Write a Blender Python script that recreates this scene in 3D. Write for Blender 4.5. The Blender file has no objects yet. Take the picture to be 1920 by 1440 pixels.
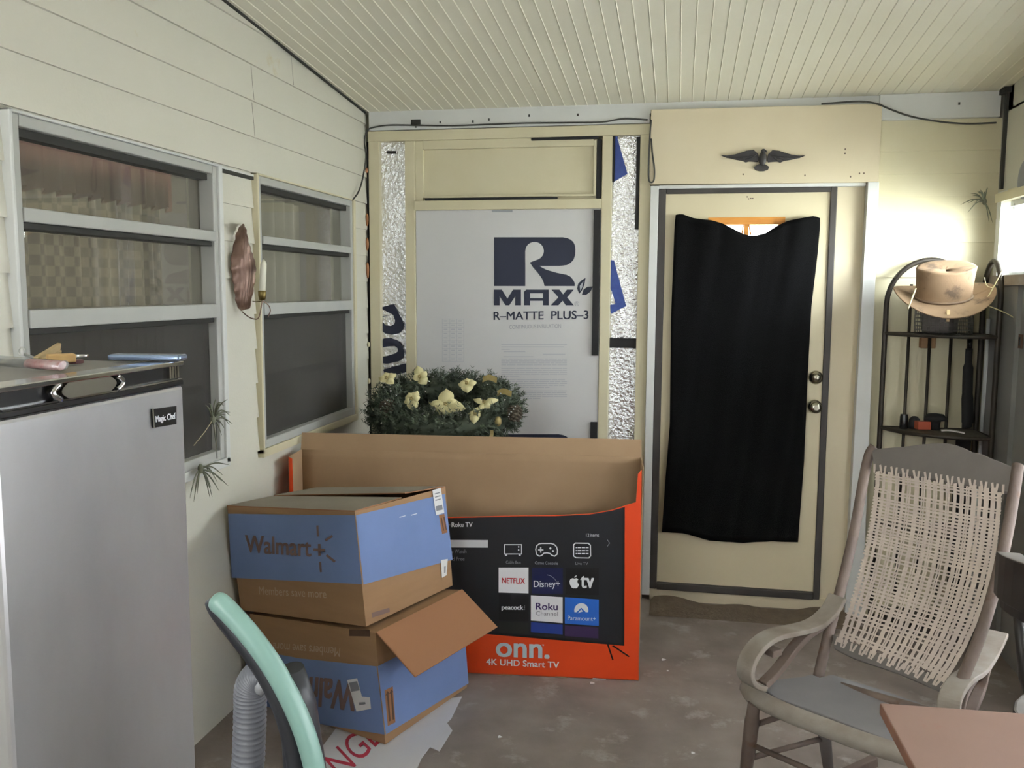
import bpy, bmesh, math, random
from mathutils import Vector, Matrix
V3 = Vector
random.seed(7)
scene = bpy.context.scene
col = scene.collection

# ------------------------------------------------------------------ camera
CF, PITCH, YAW, ROLL = 1660.0, 0.1075, 0.1857, 0.006
CAM = V3((1.67, -4.595, 1.628))
_fw = V3((-math.sin(YAW), math.cos(YAW), 0)); _rt = V3((math.cos(YAW), math.sin(YAW), 0)); _up = V3((0, 0, 1))
FW = _fw*math.cos(PITCH) - _up*math.sin(PITCH); _u2 = _up*math.cos(PITCH) + _fw*math.sin(PITCH)
RT = _rt*math.cos(ROLL) + _u2*math.sin(ROLL); UP = _u2*math.cos(ROLL) - _rt*math.sin(ROLL)
cd = bpy.data.cameras.new('camera'); cam = bpy.data.objects.new('camera', cd); col.objects.link(cam)
cam.matrix_world = Matrix(((RT.x, UP.x, -FW.x, CAM.x), (RT.y, UP.y, -FW.y, CAM.y), (RT.z, UP.z, -FW.z, CAM.z), (0, 0, 0, 1)))
cd.sensor_width = 36; cd.lens = CF/1920*36; cd.clip_start = 0.05; cd.clip_end = 200
scene.camera = cam
scene.view_settings.view_transform = 'Standard'; scene.view_settings.look = 'None'
scene.view_settings.gamma = 1; scene.view_settings.use_curve_mapping = False
scene.view_settings.exposure = -0.06

# ------------------------------------------------------------------ sky
w = bpy.data.worlds.new('sky'); scene.world = w; w.use_nodes = True
nt = w.node_tree; nt.nodes.clear()
wo = nt.nodes.new('ShaderNodeOutputWorld'); bg = nt.nodes.new('ShaderNodeBackground')
tc = nt.nodes.new('ShaderNodeTexCoord'); sx = nt.nodes.new('ShaderNodeSeparateXYZ'); cr = nt.nodes.new('ShaderNodeValToRGB')
nt.links.new(tc.outputs['Generated'], sx.inputs[0]); nt.links.new(sx.outputs['Z'], cr.inputs[0])
cr.color_ramp.elements[0].position = 0.0; cr.color_ramp.elements[0].color = (1.0, 1.03, 1.02, 1)
cr.color_ramp.elements[1].position = 0.12; cr.color_ramp.elements[1].color = (0.95, 0.985, 1.06, 1)
m1 = nt.nodes.new('ShaderNodeMapRange'); m1.inputs[1].default_value = 0.90; m1.inputs[2].default_value = 1.0; m1.inputs[3].default_value = 8.2; m1.inputs[4].default_value = 62.0
dn = nt.nodes.new('ShaderNodeVectorMath'); dn.operation = 'NORMALIZE'; nt.links.new(tc.outputs['Generated'], dn.inputs[0])
dp_ = nt.nodes.new('ShaderNodeVectorMath'); dp_.operation = 'DOT_PRODUCT'; nt.links.new(dn.outputs[0], dp_.inputs[0]); dp_.inputs[1].default_value = (.61, -.785, .10)
nt.links.new(dp_.outputs['Value'], m1.inputs[0]); m2 = nt.nodes.new('ShaderNodeMapRange'); m2.inputs[1].default_value = 0.2; m2.inputs[2].default_value = 1.0; m2.inputs[3].default_value = 0.0; m2.inputs[4].default_value = 60.0; nt.links.new(sx.outputs['X'], m2.inputs[0])
ad = nt.nodes.new('ShaderNodeMath'); ad.operation = 'ADD'; nt.links.new(m1.outputs[0], ad.inputs[0]); nt.links.new(m2.outputs[0], ad.inputs[1])
nt.links.new(ad.outputs[0], bg.inputs[1])        # brighter towards the sun's side
nt.links.new(cr.outputs[0], bg.inputs[0])
nt.links.new(bg.outputs[0], wo.inputs[0])

# ------------------------------------------------------------------ helpers
def S(r, g, b):
    f = lambda c: (c/255/12.92) if c/255 <= 0.04045 else ((c/255+0.055)/1.055)**2.4
    return (f(r), f(g), f(b), 1)

def ray(px, py):
    return FW + RT*((px-960)/CF) - UP*((py-720)/CF)
def pix(px, py, P0, N):                    # the point of a plane seen at a pixel of the photograph
    d = ray(px, py); N = V3(N); return CAM + d*((V3(P0)-CAM).dot(N)/d.dot(N))
def py_(px, py, y): return pix(px, py, (0, y, 0), (0, 1, 0))
def px_(px, py, x): return pix(px, py, (x, 0, 0), (1, 0, 0))
def pz_(px, py, z): return pix(px, py, (0, 0, z), (0, 0, 1))

MATS = {}
def mat(name, c, rough=0.6, metal=0.0, c2=None, vs=6.0, vc=0.5, stretch=(1, 1, 1), bump=0.0, bs=80.0, spec=0.5, c3=None, s3=2.0, t3=0.6, bstretch=None, coat=0.0):
    if name in MATS: return MATS[name]
    m = bpy.data.materials.new(name); MATS[name] = m; m.use_nodes = True
    n = m.node_tree; b = n.nodes['Principled BSDF']
    b.inputs['Base Color'].default_value = c; b.inputs['Roughness'].default_value = rough
    b.inputs['Metallic'].default_value = metal; b.inputs['Specular IOR Level'].default_value = spec
    if coat: b.inputs['Coat Weight'].default_value = coat; b.inputs['Coat Roughness'].default_value = 0.08
    t = n.nodes.new('ShaderNodeTexCoord')
    if c2 is not None:
        mp = n.nodes.new('ShaderNodeMapping'); mp.inputs['Scale'].default_value = stretch
        n.links.new(t.outputs['Object'], mp.inputs[0])
        no = n.nodes.new('ShaderNodeTexNoise'); no.inputs['Scale'].default_value = vs; no.inputs['Detail'].default_value = 6
        n.links.new(mp.outputs[0], no.inputs['Vector'])
        r = n.nodes.new('ShaderNodeValToRGB'); r.color_ramp.elements[0].position = max(0, 0.5-vc/2); r.color_ramp.elements[1].position = min(1, 0.5+vc/2)
        r.color_ramp.elements[0].color = c; r.color_ramp.elements[1].color = c2
        n.links.new(no.outputs['Fac'], r.inputs[0]); out = r.outputs[0]
        if c3 is not None:
            n3 = n.nodes.new('ShaderNodeTexNoise'); n3.inputs['Scale'].default_value = s3; n3.inputs['Detail'].default_value = 8; n3.inputs['Roughness'].default_value = 0.65
            n.links.new(t.outputs['Object'], n3.inputs['Vector'])
            r3 = n.nodes.new('ShaderNodeValToRGB'); r3.color_ramp.elements[0].position = t3; r3.color_ramp.elements[1].position = min(1, t3+0.12)
            n.links.new(n3.outputs['Fac'], r3.inputs[0])
            mx = n.nodes.new('ShaderNodeMixRGB'); n.links.new(r3.outputs[0], mx.inputs[0]); n.links.new(out, mx.inputs[1]); mx.inputs[2].default_value = c3
            out = mx.outputs[0]
        n.links.new(out, b.inputs['Base Color'])
    if bump:
        mb_ = n.nodes.new('ShaderNodeMapping'); mb_.inputs['Scale'].default_value = bstretch or (1, 1, 1)
        n.links.new(t.outputs['Object'], mb_.inputs[0])
        nb = n.nodes.new('ShaderNodeTexNoise'); nb.inputs['Scale'].default_value = bs; nb.inputs['Detail'].default_value = 4
        n.links.new(mb_.outputs[0], nb.inputs['Vector'])
        bp = n.nodes.new('ShaderNodeBump'); bp.inputs['Strength'].default_value = bump; bp.inputs['Distance'].default_value = 0.01
        n.links.new(nb.outputs['Fac'], bp.inputs['Height']); n.links.new(bp.outputs[0], b.inputs['Normal'])
    return m

def glass(name, tint=(0.9, 0.93, 0.92, 1), refl=1.45, rough=0.02, dust_haze=0.0, hazec=(.5, .48, .42, 1)):
    m = bpy.data.materials.new(name); m.use_nodes = True; n = m.node_tree; n.nodes.clear()
    o = n.nodes.new('ShaderNodeOutputMaterial'); mx = n.nodes.new('ShaderNodeMixShader')
    lw = n.nodes.new('ShaderNodeLayerWeight'); lw.inputs[0].default_value = .5; pw = n.nodes.new('ShaderNodeMath'); pw.operation = 'POWER'; pw.inputs[1].default_value = 5
    f0 = ((refl-1)/(refl+1))**2; fr = n.nodes.new('ShaderNodeMath'); fr.operation = 'MULTIPLY_ADD'; fr.inputs[1].default_value = 1-f0; fr.inputs[2].default_value = f0
    n.links.new(lw.outputs['Facing'], pw.inputs[0]); n.links.new(pw.outputs[0], fr.inputs[0])
    tr = n.nodes.new('ShaderNodeBsdfTransparent'); tr.inputs[0].default_value = tint
    gl = n.nodes.new('ShaderNodeBsdfGlossy'); gl.inputs['Roughness'].default_value = rough
    n.links.new(fr.outputs[0], mx.inputs[0]); n.links.new(tr.outputs[0], mx.inputs[1]); n.links.new(gl.outputs[0], mx.inputs[2])
    out = mx.outputs[0]
    if dust_haze:  # pale diffuse film brightens the panes; haze put into the material
        df = n.nodes.new('ShaderNodeBsdfDiffuse'); df.inputs[0].default_value = hazec; m2_ = n.nodes.new('ShaderNodeMixShader')
        tc_ = n.nodes.new('ShaderNodeTexCoord'); no = n.nodes.new('ShaderNodeTexNoise'); no.inputs['Scale'].default_value = 4; n.links.new(tc_.outputs['Object'], no.inputs['Vector'])
        mr = n.nodes.new('ShaderNodeMapRange'); mr.inputs[3].default_value = dust_haze*.7; mr.inputs[4].default_value = dust_haze*1.3; n.links.new(no.outputs['Fac'], mr.inputs[0])
        n.links.new(mr.outputs[0], m2_.inputs[0]); n.links.new(out, m2_.inputs[1]); n.links.new(df.outputs[0], m2_.inputs[2]); out = m2_.outputs[0]
    n.links.new(out, o.inputs[0]); MATS[name] = m; return m

def text_geo(body, bold=0.0, spacing=1.0):
    cu = bpy.data.curves.new('t', 'FONT'); cu.body = body; cu.offset = bold; cu.resolution_u = 4; cu.space_character = spacing
    o = bpy.data.objects.new('t', cu); col.objects.link(o)
    dg = bpy.context.evaluated_depsgraph_get(); dg.update()
    me = bpy.data.meshes.new_from_object(o.evaluated_get(dg))
    vs = [v.co.copy() for v in me.vertices]; fs = [list(p.vertices) for p in me.polygons]
    bpy.data.objects.remove(o); bpy.data.curves.remove(cu); bpy.data.meshes.remove(me)
    x0 = min(v.x for v in vs); x1 = max(v.x for v in vs); y0 = min(v.y for v in vs); y1 = max(v.y for v in vs)
    return [((v.x-x0)/(x1-x0), (v.y-y0)/(y1-y0)) for v in vs], fs

class MB:
    def __init__(s): s.v = []; s.f = []; s.mi = []; s.sm = []; s.mats = []
    def mid(s, m):
        if m not in s.mats: s.mats.append(m)
        return s.mats.index(m)
    def face(s, ids, m, smooth=False): s.f.append(ids); s.mi.append(s.mid(m)); s.sm.append(smooth)
    def poly(s, pts, m, smooth=False):
        k = len(s.v); s.v += [V3(p) for p in pts]; s.face(list(range(k, k+len(pts))), m, smooth); return s
    def hexa(s, c, m, skip=()):            # c[a][b][c] keyed corners, order 000 100 110 010 001 101 111 011
        k = len(s.v); s.v += [V3(p) for p in c]
        for i, q in enumerate(((0, 3, 2, 1), (4, 5, 6, 7), (0, 1, 5, 4), (1, 2, 6, 5), (2, 3, 7, 6), (3, 0, 4, 7))):
            if i not in skip: s.face([k+j for j in q], m)
        return s
    def box(s, x0, x1, y0, y1, z0, z1, m):
        return s.hexa([(x0, y0, z0), (x1, y0, z0), (x1, y1, z0), (x0, y1, z0), (x0, y0, z1), (x1, y0, z1), (x1, y1, z1), (x0, y1, z1)], m)
    def obox(s, c, X, Y, Z, m):            # oriented box, half-axis vectors
        c = V3(c); X = V3(X); Y = V3(Y); Z = V3(Z)
        return s.hexa([c-X-Y-Z, c+X-Y-Z, c+X+Y-Z, c-X+Y-Z, c-X-Y+Z, c+X-Y+Z, c+X+Y+Z, c-X+Y+Z], m)
    def prism(s, pts, d, m, mside=None):   # planar outline pushed along vector d (pts is the front)
        pts = [V3(p) for p in pts]; d = V3(d); n = len(pts); k = len(s.v)
        s.v += pts + [p+d for p in pts]
        s.face(list(range(k, k+n)), m); s.face(list(range(k+2*n-1, k+n-1, -1)), mside or m)
        for i in range(n):
            j = (i+1) % n; s.face([k+j, k+i, k+n+i, k+n+j], mside or m)
        return s
    def tube(s, path, r, m, n=10, flat=None, caps=True, closed=False, ref=None):
        path = [V3(p) for p in path]; N = len(path); k = len(s.v); prev = V3(ref) if ref else None
        for i, p in enumerate(path):
            a = path[(i-1) % N] if (closed or i > 0) else p; b = path[(i+1) % N] if (closed or i < N-1) else p
            t = (b-a).normalized()
            if prev is None: prev = t.orthogonal().normalized()
            u = (prev - t*prev.dot(t)); u = u.normalized() if u.length > 1e-6 else t.orthogonal().normalized()
            prev = u; v = t.cross(u)
            rr = r[i] if isinstance(r, (list, tuple)) else r
            fu, fv = flat or (1, 1)
            for j in range(n):
                a_ = 2*math.pi*j/n; s.v.append(p + u*(rr*fu*math.cos(a_)) + v*(rr*fv*math.sin(a_)))
        for i in range(N if closed else N-1):
            i2 = (i+1) % N
            for j in range(n):
                j2 = (j+1) % n; s.face([k+i*n+j, k+i*n+j2, k+i2*n+j2, k+i2*n+j], m, True)
        if caps and not closed:
            s.face([k+j for j in range(n-1, -1, -1)], m); s.face([k+(N-1)*n+j for j in range(n)], m)
        return s
    def strap(s, path, wdir, w, th, m):    # rectangular section swept along a path; wdir = width direction
        path = [V3(p) for p in path]; W = V3(wdir).normalized()*(w/2); k = len(s.v); N = len(path)
        for i, p in enumerate(path):
            t = (path[min(i+1, N-1)]-path[max(i-1, 0)]).normalized(); nn = t.cross(W).normalized()*(th/2)
            s.v += [p-W-nn, p+W-nn, p+W+nn, p-W+nn]
        for i in range(N-1):
            for j in range(4):
                j2 = (j+1) % 4; s.face([k+i*4+j, k+i*4+j2, k+i*4+4+j2, k+i*4+4+j], m)
        s.face([k+3, k+2, k+1, k], m); e = k+(N-1)*4; s.face([e, e+1, e+2, e+3], m); return s
    def lathe(s, prof, O, m, n=24, axis=(0, 0, 1), smooth=True):
        A = V3(axis).normalized(); U = A.orthogonal().normalized(); W = A.cross(U); k = len(s.v); O = V3(O)
        for r, z in prof:
            for j in range(n):
                a = 2*math.pi*j/n; s.v.append(O + A*z + (U*math.cos(a)+W*math.sin(a))*r)
        for i in range(len(prof)-1):
            for j in range(n):
                j2 = (j+1) % n; s.face([k+i*n+j, k+i*n+j2, k+(i+1)*n+j2, k+(i+1)*n+j], m, smooth)
        s.face([k+j for j in range(n-1, -1, -1)], m); s.face([k+(len(prof)-1)*n+j for j in range(n)], m); return s
    def grid(s, fn, nu, nv, m, smooth=True, wrap=False):
        k = len(s.v)
        for i in range(nu+1):
            for j in range(nv+1): s.v.append(V3(fn(i/nu, j/nv)))
        for i in range(nu):
            for j in range(nv):
                s.face([k+i*(nv+1)+j, k+(i+1)*(nv+1)+j, k+(i+1)*(nv+1)+j+1, k+i*(nv+1)+j+1], m, smooth)
        return s
    def ell(s, c, r, m, R=None, nu=14, nv=10, fn=None):
        c = V3(c)
        def f(a, b):
            th = 2*math.pi*a; ph = math.pi*(b-0.5); p = V3((math.cos(th)*math.cos(ph)*r[0], math.sin(th)*math.cos(ph)*r[1], math.sin(ph)*r[2]))
            return c + (R @ p if R else p)
        return s.grid(f, nu, nv, m)
    def text(s, body, lb, rb, lt, m, d=(0, 0, 0), bold=0.0, spacing=1.0):   # lettering laid on the parallelogram lb, rb, lt
        uv, fs = text_geo(body, 0, spacing); lb = V3(lb)+V3(d); U = V3(rb)+V3(d)-lb; W = V3(lt)+V3(d)-lb
        n = U.cross(W).normalized(); bx = bold*W.length
        for q, (ox, oy) in enumerate([(0, 0)] if not bold else [(-bx, -bx*.5), (bx, bx*.5), (0, 0), (bx, -bx*.5), (-bx, bx*.5)]):
            k = len(s.v); s.v += [lb+U*a+W*b+U.normalized()*ox+W.normalized()*oy+n*(.00012*q) for a, b in uv]
            for f in fs: s.face([k+i for i in f], m)
        return s
    def build(s, name, parent=None, bevel=0, local=False, solid=0, sub=0):
        me = bpy.data.meshes.new(name); me.from_pydata([tuple(v) for v in s.v], [], s.f)
        for m in s.mats: me.materials.append(m)
        me.polygons.foreach_set('material_index', s.mi); me.polygons.foreach_set('use_smooth', s.sm); me.update()
        o = bpy.data.objects.new(name, me); col.objects.link(o)
        if parent is not None:
            o.parent = parent
            if not local and parent.type == 'EMPTY': o.location = -parent.location
        if solid:
            q = o.modifiers.new('solid', 'SOLIDIFY'); q.thickness = solid; q.offset = 0
        if bevel:
            q = o.modifiers.new('bevel', 'BEVEL'); q.width = bevel; q.segments = 2; q.limit_method = 'ANGLE'; q.angle_limit = 0.6
        if sub:
            q = o.modifiers.new('sub', 'SUBSURF'); q.levels = sub; q.render_levels = sub
        return o

class Plane:                               # a face that printing and stickers lie on
    def __init__(s, P0, N): s.P0 = V3(P0); s.N = V3(N).normalized(); s.N = s.N if (CAM-s.P0).dot(s.N) > 0 else -s.N
    def at(s, px, py, d=0.0): return pix(px, py, s.P0, s.N) + s.N*d
    def poly(s, mb, pts, m, d): mb.poly([s.at(x, y, d) for x, y in pts], m)
    def rect(s, mb, x0, y0, x1, y1, m, d): s.poly(mb, [(x0, y1), (x1, y1), (x1, y0), (x0, y0)], m, d)
    def text(s, mb, body, lb, rb, lt, m, d, bold=0.0, spacing=1.0): mb.text(body, s.at(*lb, d), s.at(*rb, d), s.at(*lt, d), m, bold=bold, spacing=spacing)
    def line(s, mb, pts, wpx, m, d):
        for (x0, y0), (x1, y1) in zip(pts, pts[1:]):
            L = math.hypot(x1-x0, y1-y0) or 1; nx, ny = -(y1-y0)/L*wpx/2, (x1-x0)/L*wpx/2
            ex, ey = (x1-x0)/L*wpx*.3, (y1-y0)/L*wpx*.3
            s.poly(mb, [(x0-ex+nx, y0-ey+ny), (x1+ex+nx, y1+ey+ny), (x1+ex-nx, y1+ey-ny), (x0-ex-nx, y0-ey-ny)], m, d)
    def disc(s, mb, cx, cy, rx, ry, m, d, n=24, a0=0, a1=360):
        s.poly(mb, [(cx+rx*math.cos(math.radians(a0+(a1-a0)*i/n)), cy+ry*math.sin(math.radians(a0+(a1-a0)*i/n))) for i in range(n if a1-a0 >= 360 else n+1)], m, d)

def thing(name, label, cat, loc, group=None):
    o = bpy.data.objects.new(name, None); o.empty_display_size = 0.05; col.objects.link(o); o.location = loc
    o['label'] = label; o['category'] = cat
    if group: o['group'] = group
    return o
def tag(o, label, cat, group=None, kind=None):
    o['label'] = label; o['category'] = cat
    if group: o['group'] = group
    if kind: o['kind'] = kind
    return o
def struct(o): o['kind'] = 'structure'; return o
def sroot(name, loc=(0, 0, 0)):
    o = bpy.data.objects.new(name, None); col.objects.link(o); o.location = loc; o['kind'] = 'structure'; return o
def spline(pts, n=6):                      # Catmull-Rom through points
    P = [V3(p) for p in pts]; out = []
    for i in range(len(P)-1):
        a = P[max(i-1, 0)]; b = P[i]; c = P[i+1]; d = P[min(i+2, len(P)-1)]
        for k in range(n):
            t = k/n; out.append(0.5*((2*b)+(c-a)*t+(2*a-5*b+4*c-d)*t*t+(3*b-a-3*c+d)*t**3))
    out.append(P[-1]); return out

# ------------------------------------------------------------------ materials
M = {}
M['siding'] = mat('cream_siding', S(198, 196, 183), .5, c2=S(203, 200, 187), vs=2.5, c3=S(190, 176, 138), s3=3.3, t3=.66, bump=.05, bs=90)
M['cream'] = mat('cream_paint', S(203, 196, 167), .55, c2=S(197, 189, 157), vs=5, bump=.06, bs=60)
M['beige'] = mat('beige_panel', S(204, 193, 166), .6, c2=S(198, 186, 157), vs=4)
M['doorpaint'] = mat('door_paint', S(202, 192, 162), .5, c2=S(197, 186, 155), vs=3)
M['white'] = mat('white_trim', S(208, 209, 206), .5, c2=S(196, 198, 194), vs=4)
M['ceil'] = mat('ceiling_panel', S(224, 221, 204), .5, c2=S(219, 215, 194), vs=2.0, c3=S(208, 196, 158), s3=1.6, t3=.68)
M['concrete'] = mat('bare_concrete', S(142, 132, 125), .8, c2=S(120, 110, 103), vs=5, vc=.4, c3=S(158, 151, 144), s3=6.5, t3=.56, bump=.25, bs=25)
M['alu'] = mat('window_aluminium', S(172, 173, 168), .5, .0, c2=S(164, 165, 160), vs=8)
M['gasket'] = mat('dark_gasket', S(40, 40, 36), .7)
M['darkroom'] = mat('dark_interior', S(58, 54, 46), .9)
M['foil'] = mat('crinkled_foil', (.86, .87, .88, 1), .22, .95, bump=1.0, bs=55)
M['tape'] = mat('black_foam', S(28, 28, 30), .8)
M['ink'] = mat('navy_ink', S(30, 36, 58), .6)
M['board'] = mat('white_board_facing', S(203, 202, 201), .6, c2=S(197, 197, 197), vs=3)
M['inkgrey'] = mat('grey_print', S(150, 153, 160), .7)
M['inkpale'] = mat('pale_print', S(178, 180, 186), .7)
M['bronze'] = mat('bronze_weatherstrip', S(64, 60, 56), .6, c2=S(52, 48, 46), vs=9)
M['orangewood'] = mat('orange_wood', S(214, 148, 64), .5, c2=S(200, 130, 50), vs=12, stretch=(1, 1, 6))
M['towel'] = mat('black_terry', S(17, 17, 18), .95, c2=S(12, 12, 13), vs=200, bump=.5, bs=500, spec=.1)
M['nickel'] = mat('satin_nickel', S(170, 166, 150), .25, 1.0)
M['iron'] = mat('black_iron', S(42, 38, 33), .5, .3, c2=S(56, 49, 40), vs=30)
M['eagle'] = mat('dark_cast_metal', S(48, 46, 48), .5, .3, c2=S(62, 60, 60), vs=40)
M['card'] = mat('cardboard', S(160, 126, 92), .8, c2=S(150, 117, 84), vs=4, stretch=(1, 1, 8), bump=.03, bs=60)
M['cardin'] = mat('cardboard_inside', S(165, 138, 108), .8, c2=S(156, 128, 98), vs=5, bump=.05, bs=40)
M['cardedge'] = mat('cardboard_edge', S(150, 106, 74), .85)
M['blue'] = mat('blue_print', S(116, 138, 186), .6, c2=S(110, 132, 178), vs=6)
M['brownink'] = mat('brown_print', S(122, 98, 92), .7)
M['paleink'] = mat('pale_brown_print', S(182, 160, 138), .7)
M['darkink'] = mat('dark_brown_print', S(86, 62, 46), .7)
M['label'] = mat('paper_label', S(222, 222, 222), .5)
M['greyprint'] = mat('label_print', S(130, 132, 138), .6)
M['orange'] = mat('orange_print', S(228, 74, 26), .4, c2=S(220, 68, 24), vs=5)
M['tvblack'] = mat('screen_print_black', S(34, 36, 42), .35, c2=S(30, 31, 36), vs=6)
M['tile_black'] = mat('tile_black', S(20, 20, 24), .35)
M['tile_white'] = mat('tile_white', S(232, 232, 236), .4)
M['tile_navy'] = mat('tile_navy', S(24, 30, 72), .35)
M['tile_blue'] = mat('tile_blue', S(42, 104, 200), .35)
M['tile_deep'] = mat('tile_deep_blue', S(40, 62, 140), .35)
M['tile_purple'] = mat('tile_purple', S(62, 44, 84), .35)
M['tile_olive'] = mat('tile_olive', S(40, 42, 40), .35)
M['print_white'] = mat('print_white', S(225, 228, 232), .5)
M['print_grey'] = mat('print_grey', S(150, 152, 158), .5)
M['print_red'] = mat('print_red', S(190, 32, 46), .5)
M['print_purple'] = mat('print_purple', S(62, 36, 98), .5)
M['steel'] = mat('brushed_steel', S(214, 214, 216), .32, .70, c2=S(160, 159, 162), vs=2.6, vc=.7, stretch=(1, 1, .5), bump=.02, bs=120, bstretch=(1, .05, 1))
M['fridgegrey'] = mat('grey_enamel', S(150, 148, 146), .45, c2=S(140, 138, 136), vs=5)
M['blackplastic'] = mat('black_plastic', S(26, 26, 28), .25)
M['chrome'] = mat('chrome', S(215, 216, 218), .12, 1.0)
M['bluechrome'] = mat('silver_blue', S(150, 170, 205), .15, .8)
M['leafbronze'] = mat('leaf_bronze', S(132, 108, 96), .36, .5, c2=S(104, 80, 68), vs=25)
M['brass'] = mat('aged_brass', S(120, 104, 60), .35, .8)
M['wax'] = mat('candle_wax', S(216, 214, 198), .4)
M['cable'] = mat('dark_cable', S(58, 58, 54), .6)
M['felt'] = mat('tan_felt', S(136, 112, 86), .9, c2=S(124, 101, 77), vs=9, c3=S(88, 72, 56), s3=10, t3=.53, bump=.1, bs=150)
M['wire'] = mat('grey_wire', S(112, 110, 104), .5, .4)
M['oldwood'] = mat('weathered_wood', S(116, 101, 92), .75, c2=S(90, 77, 71), vs=8, stretch=(1, 1, 1), c3=S(96, 74, 60), s3=12, t3=.58, bump=.2, bs=50)
M['greywood'] = mat('dusty_grey_wood', S(116, 110, 106), .8, c2=S(102, 97, 94), vs=7, bump=.1, bs=60)
M['dustwood'] = mat('dusty_pale_wood', S(150, 144, 136), .8, c2=S(118, 106, 94), vs=10, bump=.15, bs=60)
M['cane'] = mat('old_cane', S(200, 186, 173), .75, c2=S(180, 167, 160), vs=8)
M['pink'] = mat('pinkish_tabletop', S(142, 114, 102), .6, c2=S(134, 106, 94), vs=5, c3=S(142, 102, 88), s3=8, t3=.62)
M['darkwood'] = mat('dark_stained_wood', S(44, 40, 38), .5, c2=S(36, 33, 31), vs=9)
M['dust'] = mat('dusty_dark_wood', S(128, 124, 120), .75, c2=S(112, 108, 104), vs=12)
M['teal'] = mat('mint_plastic', S(138, 174, 165), .3, c2=S(128, 164, 155), vs=3)
M['charcoal'] = mat('charcoal_plastic', S(42, 44, 50), .4)
M['hosegrey'] = mat('grey_hose', S(118, 120, 128), .4)
M['green'] = mat('artificial_pine', S(88, 98, 80), .7, c2=S(60, 70, 58), vs=25)
M['green2'] = mat('artificial_leaf', S(96, 108, 84), .6, c2=S(66, 78, 62), vs=20)
M['ivory'] = mat('ivory_silk', S(212, 206, 160), .6, c2=S(200, 190, 140), vs=20)
M['gold'] = mat('gold_trim', S(176, 160, 108), .4, .4, c2=S(150, 132, 84), vs=30)
M['cone'] = mat('pine_cone', S(92, 82, 66), .8, c2=S(66, 58, 48), vs=40)
M['redbow'] = mat('red_plastic', S(122, 34, 38), .5)
M['tilly'] = mat('grey_green_leaf', S(112, 116, 96), .7, c2=S(86, 88, 72), vs=30)
M['straw'] = mat('dry_straw', S(196, 186, 146), .7)
M['sheet'] = mat('white_card_sheet', S(206, 204, 206), .6, c2=S(198, 196, 198), vs=5)
M['redletters'] = mat('red_lettering', S(178, 52, 72), .6)
M['dirt'] = mat('brown_dirt', S(116, 102, 86), .95, c2=S(94, 82, 68), vs=20, bump=.5, bs=60)
M['greypanel'] = mat('grey_wall_panel', S(138, 138, 134), .7, c2=S(124, 124, 121), vs=4)
M['upperpanel'] = mat('pale_wall_panel', S(190, 188, 174), .7, c2=S(182, 180, 166), vs=4)
M['gingham_red'] = mat('dull_red_cloth', S(120, 74, 66), .9, c2=S(104, 66, 58), vs=14)
M['pane'] = glass('window_glass', (.80, .80, .76, 1), 1.5, .02, .16, (.40, .38, .33, 1))
M['screen'] = glass('insect_screen', (.45, .45, .43, 1), 1.2, .25, .22, (.20, .19, .18, 1))
M['clearpane'] = glass('clear_glass', (.95, .97, .95, 1), 1.45)
M['clearplastic'] = glass('clear_plastic', (.85, .87, .9, 1), 1.6, .1)

def check_cloth():
    m = bpy.data.materials.new('checked_curtain'); m.use_nodes = True; n = m.node_tree; b = n.nodes['Principled BSDF']; b.inputs['Roughness'].default_value = .9
    t = n.nodes.new('ShaderNodeTexCoord'); ck = n.nodes.new('ShaderNodeTexChecker'); ck.inputs['Scale'].default_value = 32
    ck.inputs['Color1'].default_value = S(122, 115, 98); ck.inputs['Color2'].default_value = S(100, 94, 80)
    n.links.new(t.outputs['Object'], ck.inputs['Vector']); n.links.new(ck.outputs[0], b.inputs['Base Color'])
    tl = n.nodes.new('ShaderNodeBsdfTranslucent'); n.links.new(ck.outputs[0], tl.inputs[0]); mx = n.nodes.new('ShaderNodeMixShader'); mx.inputs[0].default_value = .45
    n.links.new(b.outputs[0], mx.inputs[1]); n.links.new(tl.outputs[0], mx.inputs[2]); n.links.new(mx.outputs[0], n.nodes['Material Output'].inputs[0]); return m
def thin_cloth(name, c):
    m = bpy.data.materials.new(name); m.use_nodes = True; n = m.node_tree; b = n.nodes['Principled BSDF']; b.inputs['Roughness'].default_value = .9; b.inputs['Base Color'].default_value = c
    tl = n.nodes.new('ShaderNodeBsdfTranslucent'); tl.inputs[0].default_value = c; mx = n.nodes.new('ShaderNodeMixShader'); mx.inputs[0].default_value = .45
    n.links.new(b.outputs[0], mx.inputs[1]); n.links.new(tl.outputs[0], mx.inputs[2]); n.links.new(mx.outputs[0], n.nodes['Material Output'].inputs[0]); return m
M['drape'] = thin_cloth('grey_drape', S(120, 118, 104)); M['gingham_red'] = thin_cloth('red_valance', S(112, 80, 72))
M['check'] = check_cloth()

# ================================================================== SETTING
CEIL0, CSL = 2.55, 0.08
def ceil_z(y): return CEIL0 - CSL*y
YB = -6.2                                   # near end of the porch, behind the viewer, partly shut by an added wall
XR = 3.13
W1 = (-2.607, -1.60, .995, 2.058); W2 = (-1.288, -.25, .972, 2.066)
# floor
b = MB(); b.box(-.1, XR+.3, YB, .12, -.12, 0, M['concrete']); struct(b.build('floor'))
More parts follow.
